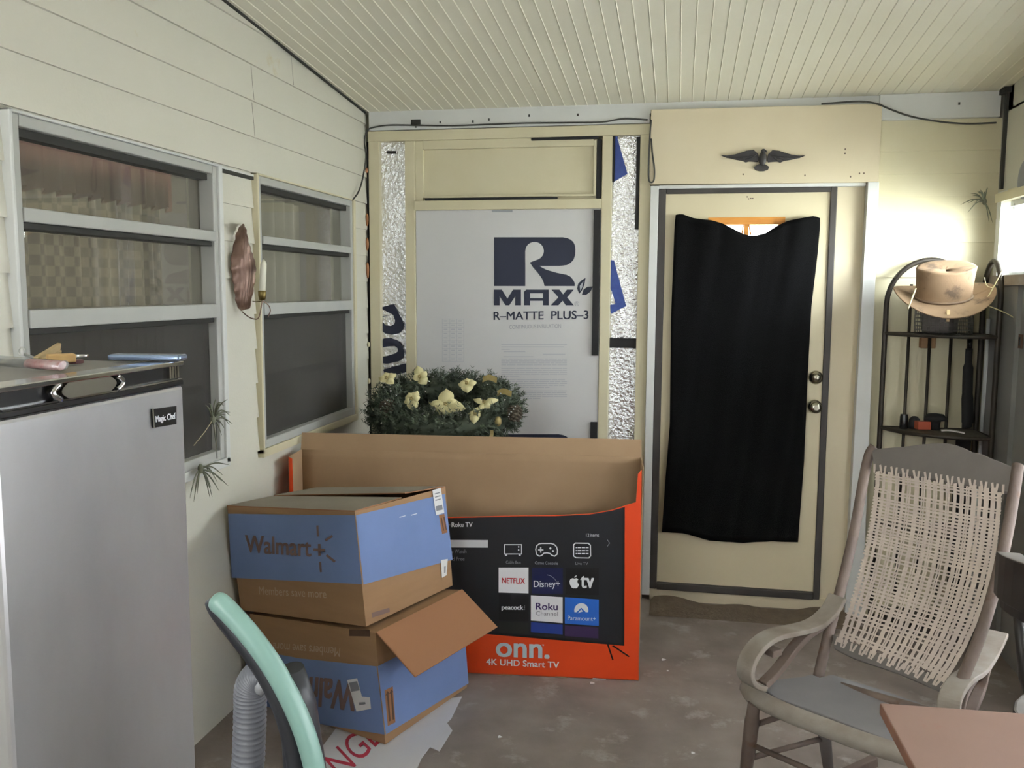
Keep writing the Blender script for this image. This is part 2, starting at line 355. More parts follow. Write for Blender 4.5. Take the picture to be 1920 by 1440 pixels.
# left wall: lap siding with two window openings
b = MB(); ROW = .1385; z0 = .967-7*ROW
def clip_top(poly):
    out = []
    for i in range(len(poly)):
        a, c = poly[i], poly[(i+1) % len(poly)]
        da = ceil_z(a[1])-a[2]; dc = ceil_z(c[1])-c[2]
        if da >= 0: out.append(a)
        if (da >= 0) != (dc >= 0):
            t = da/(da-dc); out.append(tuple(a[k]+(c[k]-a[k])*t for k in range(3)))
    return out
rows = [(z0+ROW*k, z0+ROW*(k+1)) for k in range(-1, 23)]
for za, zb in rows:
    if zb <= 0: continue
    za_ = max(za, 0); cuts = sorted({za_, zb} | {z for wnd in (W1, W2) for z in wnd[2:] if za_ < z < zb})
    for p, q in zip(cuts, cuts[1:]):
        zm = (p+q)/2; iv = [YB]
        for wnd in (W1, W2):
            if wnd[2] < zm < wnd[3]: iv += [wnd[0], wnd[1]]
        iv.append(0.0)
        for ya, yb in zip(iv[::2], iv[1::2]):
            xo = lambda z: .001 + .010*(zb-z)/ROW
            pl = clip_top([(xo(p), ya, p), (xo(p), yb, p), (xo(q), yb, q), (xo(q), ya, q)])
            if len(pl) > 2: b.poly(pl, M['siding'])
            if p == za_:
                pl = clip_top([(0, ya, p), (0, yb, p), (xo(p), yb, p), (xo(p), ya, p)])
                if len(pl) > 2: b.poly(pl, M['siding'])
for y, za, zb in ((-1.276, 2.2135, 2.352), (-1.276, 2.352, 2.49), (-.905, 2.49, 2.62), (-1.60, 2.069, 2.0755)):
    b.hexa([(.002, y-.0008, za+.004), (.0115, y-.0008, za+.004), (.0115, y+.0008, za+.004), (.002, y+.0008, za+.004), (.0, y-.0008, zb-.004), (.0022, y-.0008, zb-.004), (.0022, y+.0008, zb-.004), (.0, y+.0008, zb-.004)], M['wire'])
zc = 3.1
b.box(-.1, 0, YB, W1[0], 0, zc, M['siding']); b.box(-.1, 0, W1[1], W2[0], 0, 2.63, M['siding']); b.box(-.1, 0, W2[1], .1, 0, 2.56, M['siding'])
for wnd in (W1, W2): b.box(-.1, 0, wnd[0], wnd[1], 0, wnd[2], M['siding']); b.box(-.1, 0, wnd[0], wnd[1], wnd[3], zc if wnd is W1 else 2.56, M['siding'])
struct(b.build('wall_left'))
# dim room behind the left windows
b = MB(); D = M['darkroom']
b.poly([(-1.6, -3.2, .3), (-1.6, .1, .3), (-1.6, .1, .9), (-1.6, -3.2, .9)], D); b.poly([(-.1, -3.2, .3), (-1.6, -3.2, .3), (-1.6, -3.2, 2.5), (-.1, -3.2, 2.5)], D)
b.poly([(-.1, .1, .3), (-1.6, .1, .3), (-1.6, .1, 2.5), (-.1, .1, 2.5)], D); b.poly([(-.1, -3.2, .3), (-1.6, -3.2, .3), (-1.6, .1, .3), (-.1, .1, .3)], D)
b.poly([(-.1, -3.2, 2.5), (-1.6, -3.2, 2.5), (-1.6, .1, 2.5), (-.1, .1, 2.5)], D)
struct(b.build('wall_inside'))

def awning_window(name, wnd, rails, trim):
    y0, y1, za, zb = wnd; r = sroot(name)
    b = MB(); F = M['alu']; T = M['white']
    for (ya, yb, p, q) in ((y0, y0+.03, za, zb), (y1-.03, y1, za, zb), (y0+.03, y1-.03, zb-.03, zb), (y0+.03, y1-.03, za, za+.035)):
        b.box(-.075, .022, ya, yb, p, q, F)
    b.build('window_frame', r, bevel=.003)
    b = MB()
    for (ya, yb, p, q) in ((y0-.012, y0, za-.02, zb+.008), (y1, y1+.028, za-.02, zb+.008), (y0-.012, y1+.028, zb, zb+.008), (y0-.012, y1+.028, za-.034, za)):
        b.box(.0, .03, ya, yb, p, q, trim)
    b.build('window_trim', r, bevel=.003)
    zs = [za+.035]+[v for rl in rails for v in rl]+[zb-.03]
    for p, q in rails:
        b = MB(); b.box(-.03, .028, y0+.028, y1-.028, p, q, F); b.box(-.05, .012, y0+.03, y1-.03, p-.018, p, M['gasket']); b.build('sash_rail', r, bevel=.003)
    b = MB(); b.box(-.04, .0, y0+.03, y1-.03, zb-.052, zb-.03, M['gasket']); b.build('gasket', r)
    for i in range(0, len(zs), 2):
        b = MB(); b.box(-.036, -.032, y0+.03, y1-.03, zs[i], zs[i+1], M['pane']); b.build('pane', r)
    b = MB(); b.box(-.012, -.0115, y0+.03, y1-.03, zs[0], zs[1], M['screen']); b.build('insect_screen', r)
    zi = za+(zs[1]-za)*.5
    b = MB(); b.box(-.07, -.045, y0+.03, y1-.03, zi-.014, zi+.014, F); b.build('inner_rail', r)
    return r
awning_window('window_1', W1, ((1.517, 1.566), (1.79, 1.826)), M['white'])
awning_window('window_2', W2, ((1.515, 1.563), (1.8, 1.832)), M['cream'])
# small gap strip between the windows under the header
b = MB(); b.box(.0, .014, -1.555, -1.30, 2.058, 2.066, M['white']); b.box(.004, .0145, -1.548, -1.302, 2.045, 2.058, M['gasket']); struct(b.build('trim_1'))

# far wall: backing with the door opening
DX0, DX1, DZ0, DZ1 = 1.587, 2.380, .098, 2.112
b = MB()
b.box(-.1, DX0-.02, .07, .14, 0, 2.56, M['cream']); b.box(DX1+.02, XR+.1, .07, .14, 0, 2.56, M['cream'])
b.box(DX0-.02, DX1+.02, .07, .14, 0, DZ0-.01, M['cream']); b.box(DX0-.02, DX1+.02, .07, .14, DZ1+.01, 2.56, M['cream'])
rz = [0, .26, .50, .733, .963, 1.693, 1.859, 1.968, 2.075, 2.182, 2.289, 2.435]   # board faces right of the door
for za, zb in zip(rz, rz[1:]):
    b.hexa([(2.56, -.004, za), (XR, -.004, za), (XR, .07, za), (2.56, .07, za), (2.56, .004, zb), (XR, .004, zb), (XR, .07, zb), (2.56, .07, zb)], M['cream'])
struct(b.build('wall_far'))
# beam under the ceiling
b = MB(); b.box(.03, 1.50, -.012, .07, 2.455, 2.551, M['white']); b.box(1.50, 2.58, -.012, .07, 2.50, 2.551, M['white'])
b.box(2.58, XR-.02, -.03, .07, 2.435, 2.551, M['white'])
for x, z in ((.42, 2.488), (.595, 2.487), (.68, 2.494), (.89, 2.508), (1.14, 2.505), (2.93, 2.50)): b.box(x-.004, x+.004, -.033 if x > 2 else -.015, 0, z-.007, z+.005, M['gasket'])
struct(b.build('trim_2'))
def stud(name, x0, x1, z0, z1, y0=-.004, y1=.07, m='cream', top=None, lean=0):
    b = MB(); zt = top or (z1, z1)
    b.hexa([(x0, y0, z0), (x1, y0, z0), (x1, y1, z0), (x0, y1, z0), (x0+lean, y0, zt[0]), (x1+lean, y0, zt[1]), (x1+lean, y1, zt[1]), (x0+lean, y1, zt[0])], M[m])
    return struct(b.build(name, bevel=.003))
stud('trim_3', .02, 1.505, 2.398, 2.45, -.006, .07, top=(2.452, 2.452))
stud('trim_4', .022, .082, 0, 2.398)
stud('trim_5', .223, .279, 0, 2.398)
stud('trim_6', 1.266, 1.317, 0, 2.398)
stud('trim_7', 1.456, 1.512, 0, 2.398)
stud('trim_8', .279, 1.266, 2.036, 2.085, -.018, .07)
# covered upper light: plywood in a stopped frame
b = MB(); b.box(.279, 1.24, .022, .07, 2.085, 2.398, M['cream'])
for x0, x1, za, zb in ((.279, .322, 2.085, 2.398), (1.222, 1.236, 2.1, 2.38), (.322, 1.222, 2.352, 2.398), (.322, 1.222, 2.100, 2.113)): b.box(x0, x1, .002, .03, za, zb, M['cream'])
struct(b.build('wall_infill', bevel=.002))
def strip(x0, x1, z0, z1, y, label):
    b = MB(); b.box(x0, x1, y, y+.012, z0, z1, M['tape']); tag(b.build('foam_strip', bevel=.002), label, 'weather strip', 'black foam strips in the wall framing')
strip(.90, 1.245, 2.384, 2.397, -.008, 'long black foam strip along the top edge of the covered panel above the white board')
strip(.335, 1.04, 2.086, 2.098, -.012, 'long black foam strip lying along the ledge under the covered upper panel')
strip(1.238, 1.262, 2.088, 2.384, .004, 'upright black foam strip at the right edge of the covered upper panel')
strip(1.228, 1.262, 1.285, 2.03, -.010, 'long upright black foam strip down the right edge of the white lettered board')
strip(1.228, 1.262, .70, .935, -.010, 'short upright black foam strip low beside the white lettered board')
strip(1.437, 1.457, 1.93, 2.39, .002, 'upright black foam strip on the stud right of the bright foil bay')
strip(1.317, 1.328, 2.17, 2.40, .004, 'short black foam strip on the left stud of the bright foil bay')

# foil-faced insulation in the two bays
P = Plane((0, .03, 0), (0, 1, 0))
b = MB(); b.grid(lambda u, v: (.082+.141*u, .032+.004*math.sin(v*21)*math.sin(u*5), .3+2.1*v), 4, 30, M['foil'])
P2 = Plane((0, .026, 0), (0, 1, 0)); nv = M['ink']
P2.poly(b, [(711, 577), (739, 570), (752, 596), (757.5, 608), (756, 617), (748, 625), (735, 627.5), (722, 625), (711, 617), (711, 594), (737, 590)], nv, 0)
P2.poly(b, [(715, 595), (737, 590), (741, 601), (740, 607), (733, 611), (724, 610), (717, 603)], M['foil'], .002)
P2.poly(b, [(711, 640), (720, 634.5), (733, 633.5), (745, 638), (754, 648), (758.5, 660), (757, 670), (748, 677), (727, 682), (711, 681)], nv, 0)
P2.poly(b, [(711, 653), (725, 650), (740, 648.5), (746, 653), (746, 659), (740, 663), (725, 667.5), (711, 670)], M['foil'], .002)
P2.poly(b, [(718, 693), (766, 680), (766, 697), (735, 704), (724, 705)], nv, 0)
P2.rect(b, 725, 283, 742.5, 288, M['gasket'], 0)
tag(b.build('foil_insulation'), 'crinkled silver foil insulation with rotated navy letters in the narrow bay beside the corner post', 'insulation', 'foil sheets in the wall bays')
b = MB(); b.grid(lambda u, v: (1.317+.139*u, .032+.005*math.sin(v*17+1)*math.sin(u*5), .3+2.1*v), 4, 30, M['foil'])
nb = mat('blue_foil_ink', S(44, 62, 132), .5, .3, c2=S(60, 84, 150), vs=40)
P2.poly(b, [(1143, 250), (1155, 250), (1176.5, 326), (1145, 344), (1143, 332), (1152, 326), (1148, 300), (1143, 296)], nb, 0)
P2.poly(b, [(1143, 488), (1151, 488), (1174, 574), (1146, 588), (1143, 572), (1154, 570), (1147, 545), (1143, 540)], nb, 0)
b.box(1.318, 1.455, .02, .03, 1.325, 1.375, M['tape'])
tag(b.build('foil_insulation'), 'shiny silver foil insulation with part of blue letters in the bay left of the door', 'insulation', 'foil sheets in the wall bays')

# printed white insulation board
b = MB(); b.box(.281, 1.265, .004, .03, .55, 2.036, M['board']); P = Plane((0, .004, 0), (0, 1, 0)); I = M['ink']; D1, D2 = .0012, .002
def r_logo(dx, dy):
    q = [(926.6, 445), (1055.6, 445), (1063.5, 446.5), (1069.7, 449), (1075, 453.5), (1078, 460), (1079, 468), (1078.6, 478), (1075.5, 487), (1070, 493), (1063, 497), (1049, 498.8), (1012, 498.8), (1017, 502), (1025, 506), (1044, 511.5), (1062, 515), (1070, 519), (1075, 525), (1077.8, 531), (1077.8, 536.3), (1021, 536.3), (1019.5, 530), (1016, 522), (1008, 511), (1000, 502), (992.5, 491), (985, 491), (985, 536.3), (926.6, 536.3)]
    P.poly(b, [(x+dx, y+dy) for x, y in q], I, D1)
    P.disc(b, 1002.5+dx, 470.6+dy, 17.3, 17, M['board'], D2); P.poly(b, [(985+dx, 470+dy), (985+dx, 492+dy), (994+dx, 492+dy), (1010+dx, 486+dy), (1000+dx, 474+dy)], M['board'], D2+.0006)
r_logo(0, 0); r_logo(-8, 369)
P.poly(b, [(926, 572.5), (926, 543), (941, 543), (951.5, 560), (962, 543), (977, 543), (977, 572.5), (966, 572.5), (966, 556), (955, 572.5), (948, 572.5), (937, 556), (937, 572.5)], I, D1)
P.poly(b, [(983, 572.5), (983, 547), (987, 543), (1029, 543), (1029, 572.5), (1018, 572.5), (1018, 550), (994, 550), (994, 572.5)], I, D1); P.rect(b, 990, 559, 1024, 564, I, D2)
P.poly(b, [(1034, 543), (1049, 543), (1056, 552), (1063, 543), (1076, 543), (1063.5, 557.5), (1076, 572.5), (1061, 572.5), (1055, 564), (1047, 572.5), (1033, 572.5), (1047, 557.5)], I, D1)
P.text(b, '®', (1077, 574), (1086, 574), (1077, 565), M['inkgrey'], D1)
P.poly(b, [(1086, 551), (1082, 541), (1084, 532), (1091, 525), (1098, 521), (1096, 533), (1091, 545)], I, D1); P.poly(b, [(1091, 553), (1094, 543), (1101, 538), (1112, 537), (1107, 547), (1099, 553)], I, D1)
P.poly(b, [(1088, 546), (1087, 536), (1094, 527), (1092, 538)], M['inkpale'], D2)
P.text(b, 'R–MATTE  PLUS–3', (926, 600), (1103, 598), (926, 584.5), I, D1, bold=.025)
P.text(b, '®', (1015, 591), (1020, 591), (1015, 586), M['inkgrey'], D1)
P.text(b, 'CONTINUOUS INSULATION', (955, 617), (1052, 615), (955, 609.5), M['inkgrey'], D1)
for i in range(11): P.rect(b, 829, 598+i*7.9, 870, 598.7+i*7.9, M['inkpale'], D1)
for x in (829, 843, 856, 869.3): P.rect(b, x, 598, x+.7, 677, M['inkpale'], D1)
for i in range(10):
    for x in (832, 846, 859): P.rect(b, x, 600.8+i*7.9, x+7, 602.6+i*7.9, M['inkpale'], D1)
yy = 645.0
for k, (x0, x1) in enumerate([(940, 1063)]+[(970, 1036)]*0+[(940, 1058), (940, 956), (944, 985), (1018, 1060), (944, 1000)]): P.rect(b, x0, yy, x1, yy+1.5, M['inkpale'], D1); yy += 4.6
for para in range(4):
    for k in range(5 if para else 4):
        x1 = 1063 if k < 4 else 1063-random.uniform(15, 90); x = 940
        while x < x1-4:
            L = random.uniform(6, 24); P.rect(b, x, yy, min(x+L, x1), yy+1.5, M['inkpale'], D1); x += L+1.2
        yy += 3.6
    yy += 3
P.rect(b, 800, 703, 930, 703.8, M['inkpale'], D1); P.rect(b, 830, 709, 905, 709.8, M['inkpale'], D1)
P.rect(b, 922, 390, 961, 398, M['inkgrey'], D1)
tag(b.build('insulation_board'), 'white rigid insulation board with big navy R logo filling the wall left of the door', 'board')

# dark gap and foam scraps in the corner beside the first post
b = MB(); b.box(.004, .022, .02, .07, 0, 2.40, M['gasket']); struct(b.build('trim_9'))
for i, (y, h, c) in enumerate(((382, 22, 0), (432, 20, 0), (480, 30, 0))):
    pass
b = MB()
for z, h in ((1.99, .07), (1.86, .07), (1.72, .09), (1.12, .03), (1.32, .03), (2.25, .03)):
    b.ell((.012, -.008, z), (.009, .012, h/2), M['cardedge'] if z > 1.5 else M['cream'], nu=8, nv=6)
tag(b.build('foam_filler'), 'tan dried foam filler squeezed into the gap of the room corner', 'foam', kind='stuff')

# board above the door and the posts either side
b = MB(); b.hexa([(1.507, -.045, 2.150), (2.588, -.045, 2.142), (2.588, .07, 2.142), (1.507, .07, 2.150), (1.507, -.045, 2.512), (2.588, -.045, 2.507), (2.588, .07, 2.507), (1.507, .07, 2.512)], M['beige'])
for x, z in ((2.43, 2.30), (2.43, 2.28), (2.46, 2.17), (2.5, 2.185), (2.52, 2.185), (2.25, 2.18), (1.96, 2.19)): b.box(x-.003, x+.003, -.047, -.04, z-.004, z+.004, M['oldwood'])
struct(b.build('wall_bulkhead', bevel=.002))
stud('trim_10', 1.512, 1.553, .03, 2.143, -.03, .07, 'white')
b = MB(); b.hexa([(2.528, -.05, .0), (2.612, -.05, .0), (2.60, .07, 0), (2.528, .07, 0), (2.540, -.05, 2.143), (2.590, -.05, 2.143), (2.59, .07, 2.143), (2.540, .07, 2.143)], M['white']); struct(b.build('trim_11', bevel=.002))
stud('trim_12', 2.408, 2.54, .02, 2.143, .004, .07, 'beige')
stud('trim_13', 1.553, 2.535, 2.128, 2.145, -.03, .07, 'white')
stud('trim_14', 1.553, 2.535, .0, .062, -.01, .07, 'beige')

# door
dr = sroot('door_1', (1.98, 0, 0))
b = MB(); B_ = M['bronze']
b.box(1.553, 1.590, -.02, .05, .062, 2.128, B_); b.box(2.377, 2.408, -.02, .05, .062, 2.128, B_); b.box(1.590, 2.377, -.02, .05, 2.103, 2.128, B_); b.box(1.590, 2.377, -.03, .05, .062, .100, B_)
b.build('door_frame', dr, bevel=.004)
b = MB(); WX0, WX1, WZ0, WZ1 = 1.80, 2.17, 1.55, 1.985; L = M['doorpaint']
b.box(DX0, WX0, -.008, .035, DZ0, DZ1-.006, L); b.box(WX1, DX1, -.008, .035, DZ0, DZ1-.006, L); b.box(WX0, WX1, -.008, .035, DZ0, WZ0, L); b.box(WX0, WX1, -.008, .035, WZ1, DZ1-.006, L)
for x, z in ((1.985, 2.085), (1.992, 2.075), (2.003, 2.077), (2.012, 2.077)): b.box(x-.003, x+.003, -.0095, -.007, z-.003, z+.003, M['oldwood'])
leaf_ = b.build('door_leaf', dr)
b = MB(); O_ = M['orangewood']
b.box(WX0, WX0+.03, -.014, .02, WZ0+.03, WZ1-.035, O_); b.box(WX1-.03, WX1, -.014, .02, WZ0+.03, WZ1-.035, O_); b.box(WX0, WX1, -.014, .02, WZ1-.035, WZ1, O_); b.box(WX0, WX1, -.014, .02, WZ0, WZ0+.03, O_)
b.box(1.977, 1.997, -.01, .02, WZ0, WZ1-.03, O_); b.prism([(1.974, -.012, 1.955), (1.969, -.012, 1.90), (1.962, -.012, 1.90), (1.970, -.012, 1.955)], (0, .02, 0), O_); b.prism([(2.0, -.012, 1.955), (2.012, -.012, 1.90), (2.005, -.012, 1.90), (1.996, -.012, 1.955)], (0, .02, 0), O_)
dwf = b.build('door_window_frame', leaf_)
b = MB(); b.box(WX0+.03, WX1-.03, .008, .012, WZ0+.03, WZ1-.035, M['clearpane']); b.build('door_pane', leaf_)
for nm, z in (('deadbolt', 1.197), ('door_knob', 1.052)):
    b = MB(); prof = [(.034, 0), (.034, .008), (.026, .014), (.014, .02)] + ([(.014, .03), (.026, .036), (.030, .05), (.026, .064), (.012, .068)] if nm == 'door_knob' else [(.018, .03), (.016, .034), (.004, .035)])
    b.lathe(prof, (2.345, -.008, z), M['nickel'], axis=(0, -1, 0)); b.build(nm, leaf_)

# towel hung over the door window
def edge(tab, v):
    for (a, x), (c, y) in zip(tab, tab[1:]):
        if v <= c: return x + (y-x)*(v-a)/(c-a)
    return tab[-1][1]
LE = [(0, 1267), (.03, 1265), (.33, 1258), (.66, 1256), (.85, 1247), (1, 1241)]; RE = [(0, 1537), (.03, 1537), (.12, 1532), (.27, 1521), (.52, 1513), (.75, 1507), (1, 1496)]
TE = [(0, 403), (.04, 401), (.12, 409), (.25, 414), (.33, 420), (.42, 433), (.48, 441), (.54, 443), (.62, 438), (.70, 424), (.78, 414), (.88, 409), (.96, 405), (1, 409)]
BE = [(0, 997), (.15, 999), (.25, 1005), (.35, 1013), (.6, 1017), (.8, 1014), (1, 1016)]
def towel(u, v):
    x = edge(LE, v)*(1-u)+edge(RE, v)*u; y = edge(TE, u)*(1-v)+edge(BE, u)*v
    p = py_(x, y, -.03); fold = .010*math.sin(u*9+2*v)*(1-.5*v)+.008*math.sin((u-.5)*20)*math.exp(-v*5)+.004*math.sin(u*31+v*9)
    p.y = -.034-.014*math.sin(math.pi*u)*math.exp(-v*3)-abs(fold)*.8; return p
b = MB(); b.grid(towel, 40, 60, M['towel']); ob = b.build('hanging_towel', solid=.005)
tag(ob, 'black towel hung by two corners over the cream door', 'towel')

# eagle
P = Plane((0, -.047, 0), (0, 1, 0)); er = thing('eagle_plaque', 'dark metal eagle with spread wings on the board above the door', 'wall ornament', P.at(1428, 298))
E_ = M['eagle']
b = MB(); wl = [(1351, 291), (1362, 292), (1378, 290), (1400, 283), (1413, 281.5), (1421, 289), (1423, 300), (1421, 304.5), (1412, 303.5), (1404, 303), (1398, 305), (1392, 302), (1380, 300), (1366, 297), (1356, 294)]
b.prism([P.at(x, y, .012) for x, y in reversed(wl)], (0, .010, 0), E_)
for k in range(6): b.tube([P.at(1418-k*3, 290+k*1.3, .012), P.at(1404-k*8.5, 301-k*1.0, .013)], .0035, E_, 6)
b.build('wing', er, bevel=.003)
b = MB(); wr = [(2*1430.5-x, y+.5) for x, y in wl]
b.prism([P.at(x, y, .012) for x, y in wr], (0, .010, 0), E_)
for k in range(6): b.tube([P.at(1443+k*3, 290+k*1.3, .012), P.at(1457+k*8.5, 301-k*1.0, .013)], .0035, E_, 6)
b.build('wing', er, bevel=.003)
b = MB(); b.ell(P.at(1429.5, 298, .012), (.019, .014, .034), E_); b.ell(P.at(1431, 284.5, .016), (.012, .011, .012), E_); b.tube([P.at(1434, 284, .02), P.at(1437.5, 286.5, .022)], [.006, .002], E_, 8); b.build('body', er)
b = MB(); b.prism([P.at(x, y, .010) for x, y in [(1423, 308), (1412.5, 314), (1416, 319), (1424, 321.5), (1432, 321.5), (1440, 318.5), (1442, 313), (1434, 308)]][::-1], (0, .008, 0), E_); b.build('tail', er, bevel=.002)

# ceiling: ribbed panels running with the slope
b = MB(); pw = .0577; x = -.02
while x < XR+.1:
    for xa, xb, da, db in ((x, x+pw-.007, 0, 0), (x+pw-.007, x+pw-.0045, 0, -.003), (x+pw-.0045, x+pw-.002, -.003, 0), (x+pw-.002, x+pw, 0, 0)):
        b.poly([(xa, .07, ceil_z(.07)-.0+da), (xb, .07, ceil_z(.07)+db), (xb, YB, ceil_z(YB)+db), (xa, YB, ceil_z(YB)+da)], M['ceil'])
    x += pw
b.hexa([(-.12, YB, ceil_z(YB)+.006), (XR+.2, YB, ceil_z(YB)+.006), (XR+.2, .1, ceil_z(.1)+.006), (-.12, .1, ceil_z(.1)+.006), (-.12, YB, ceil_z(YB)+.1), (XR+.2, YB, ceil_z(YB)+.1), (XR+.2, .1, ceil_z(.1)+.1), (-.12, .1, ceil_z(.1)+.1)], M['ceil'])
struct(b.build('ceiling'))
b = MB(); b.tube([(.012, -.02, ceil_z(-.02)-.004), (.012, YB, ceil_z(YB)-.004)], .006, M['gasket'], 6); struct(b.build('trim_15'))

# right wall with a blinded window and an added fill-light window nearer the viewer
W3 = (-1.15, -.13, 1.70, 2.035)
b = MB(); U_ = M['upperpanel']; G_ = M['greypanel']; X0, X1 = XR, XR+.05
def rw(ya, yb, za, zb, m): b.box(X0, X1, ya, yb, za, zb, m)
rw(-.13, .07, 2.09, 2.57, U_); rw(-2.75, -.13, 2.2, 2.46, U_); rw(-1.8, -.13, 2.09, 2.2, U_); rw(-.13, .07, 0, 1.66, G_); rw(-.13, .07, 1.66, 2.09, M['white']); rw(-1.25, -.13, 0, 1.66, G_); rw(-1.8, -1.15, 1.66, 2.09, U_); rw(-4.3, -1.25, 0, .45, G_); rw(-4.3, -1.25, 1.6, 1.66, U_); rw(-4.3, -1.8, 1.66, 2.2, U_); rw(-1.15, -.13, 1.66, 1.70, G_)
rw(-1.15, -.13, 2.035, 2.09, M['cream'])
rw(YB, -4.3, 0, 2.46, G_); rw(-4.3, -2.75, 2.2, 2.46, U_)
b.hexa([(X0, YB, 2.45), (X1, YB, 2.45), (X1, -.01, 2.45), (X0, -.01, 2.45), (X0, YB, ceil_z(YB)+.02), (X1, YB, ceil_z(YB)+.02), (X1, -.01, ceil_z(0)+.01), (X0, -.01, ceil_z(0)+.01)], U_)
struct(b.build('wall_right'))
b = MB(); b.box(XR-.012, XR, -.075, -.05, 2.1, 2.55, M['gasket']); b.box(XR-.03, XR, -.10, -.03, 2.53, 2.555, M['gasket']); b.box(XR-.02, XR, -.4, -.055, 0, 1.66, M['greypanel']); struct(b.build('trim_16'))
b = MB(); b.box(XR-.035, XR, -1.2, -.08, 2.035, 2.075, M['cream']); b.box(XR-.03, XR, -.15, -.10, 1.70, 2.035, M['white']); b.box(XR-.045, XR+.02, -1.2, -.08, 1.655, 1.70, M['dustwood']); struct(b.build('trim_17'))
r = sroot('window_3')
b = MB()
for ya, yb, za, zb in ((-1.15, -1.12, 1.70, 2.035), (-.15, -.13, 1.70, 2.035), (-1.12, -.15, 2.015, 2.035), (-1.12, -.15, 1.70, 1.715)): b.box(XR+.03, XR+.05, ya, yb, za, zb, M['alu'])
b.build('window_frame', r)
b = MB(); b.box(XR+.040, XR+.043, -1.12, -.15, 1.715, 2.015, M['clearpane']); b.build('pane', r)
r = thing('window_blind', 'white slatted blind in the bright window of the grey wall', 'blind', (XR+.015, -.6, 1.7))
b = MB(); b.box(XR+.004, XR+.028, -1.12, -.17, 2.01, 2.034, M['white']); b.build('head_rail', r)
b = MB()
for k in range(11):
    z = 1.725+k*.027; b.hexa([(XR+.004, -1.12, z-.002), (XR+.026, -1.12, z+.003), (XR+.026, -.16, z+.003), (XR+.004, -.16, z-.002), (XR+.004, -1.12, z-.001), (XR+.026, -1.12, z+.004), (XR+.026, -.16, z+.004), (XR+.004, -.16, z-.001)], M['white'])
b.build('slats', r)
for y in (-.22, -.62, -1.0):
    b = MB(); b.tube([(XR+.003, y, 1.72), (XR+.003, y, 2.02)], .0012, M['greyprint'], 5); b.build('ladder_cord', r)
r = sroot('window_4')  # unseen window added to fill the left wall and refrigerator with light
b = MB()
for y in (-1.28, -2.28, -3.28, -4.30): b.box(XR-.005, XR+.05, y, y+.03, .45, 1.6, M['alu'])
b.box(XR-.005, XR+.05, -4.30, -1.25, .45, .48, M['alu']); b.box(XR-.005, XR+.05, -4.30, -1.25, 1.57, 1.6, M['alu']); b.build('window_frame', r)
def frosted():
    m = bpy.data.materials.new('frosted_vinyl'); m.use_nodes = True; n = m.node_tree; n.nodes.clear()
    o = n.nodes.new('ShaderNodeOutputMaterial'); t = n.nodes.new('ShaderNodeBsdfTranslucent'); t.inputs[0].default_value = VINYL
    d = n.nodes.new('ShaderNodeBsdfDiffuse'); d.inputs[0].default_value = (.4, .4, .4, 1); a = n.nodes.new('ShaderNodeAddShader')
    n.links.new(t.outputs[0], a.inputs[0]); n.links.new(d.outputs[0], a.inputs[1]); n.links.new(a.outputs[0], o.inputs[0]); return m
VINYL = (.34, .34, .34, 1); M['vinyl'] = frosted()
b = MB(); b.box(XR+.030, XR+.032, -4.29, -1.25, .47, 1.58, M['vinyl']); b.build('pane', r)
b = MB(); c = (XR-.006, -.36, 2.11); b.lathe([(.085, 0), (.085, .004), (.06, .007), (.0, .007)], c, M['greyprint'], n=32, axis=(-1, 0, 0)); tag(b.build('wall_disc', bevel=.001), 'round grey disc on the wall just above the bright window', 'wall ornament')
b = MB(); q = px_(1915, 640, XR-.02); b.box(XR-.026, XR-.02, q.y-.02, q.y+.02, q.z-.03, q.z+.03, M['darkink']); b.box(XR-.028, XR-.026, q.y-.008, q.y+.008, q.z-.018, q.z+.018, M['blackplastic']); tag(b.build('wall_outlet', bevel=.002), 'small dark outlet plate on the grey wall panel', 'outlet')

b = MB(); b.box(-.1, 1.0, YB-.1, YB, 0, 1.1, M['siding']); b.box(1.0, XR+.1, YB-.1, YB, 0, 3.1, M['siding']); struct(b.build('wall_near'))  # unseen end wall added, its opening shaped to hold back sky light
# curtains inside the left windows
def curtain(y0, y1, z0, z1, m, x, label, cat='curtain', waves=9, depth=.02):
    b = MB(); b.grid(lambda u, v: (x+depth*math.sin(u*waves*6.28)+.006*math.sin(u*40), y0+(y1-y0)*u, z0+(z1-z0)*v+.008*math.sin(u*waves*6.28)*(1-v)), 90, 6, m); tag(b.build('window_curtain'), label, cat)
curtain(-2.58, -1.88, 1.0, 1.98, M['check'], -.20, 'faded checked curtain hanging left of the gap behind the nearer awning window')
curtain(-1.865, -1.62, 1.0, 1.98, M['check'], -.20, 'narrow faded checked curtain at the right side behind the nearer awning window', waves=5)
curtain(-2.60, -1.62, 1.90, 2.05, M['gingham_red'], -.15, 'dull red valance across the top behind the nearer awning window', waves=14)
curtain(-1.27, -.30, .98, 2.04, M['drape'], -.25, 'dim brownish drape behind the farther awning window', waves=8)

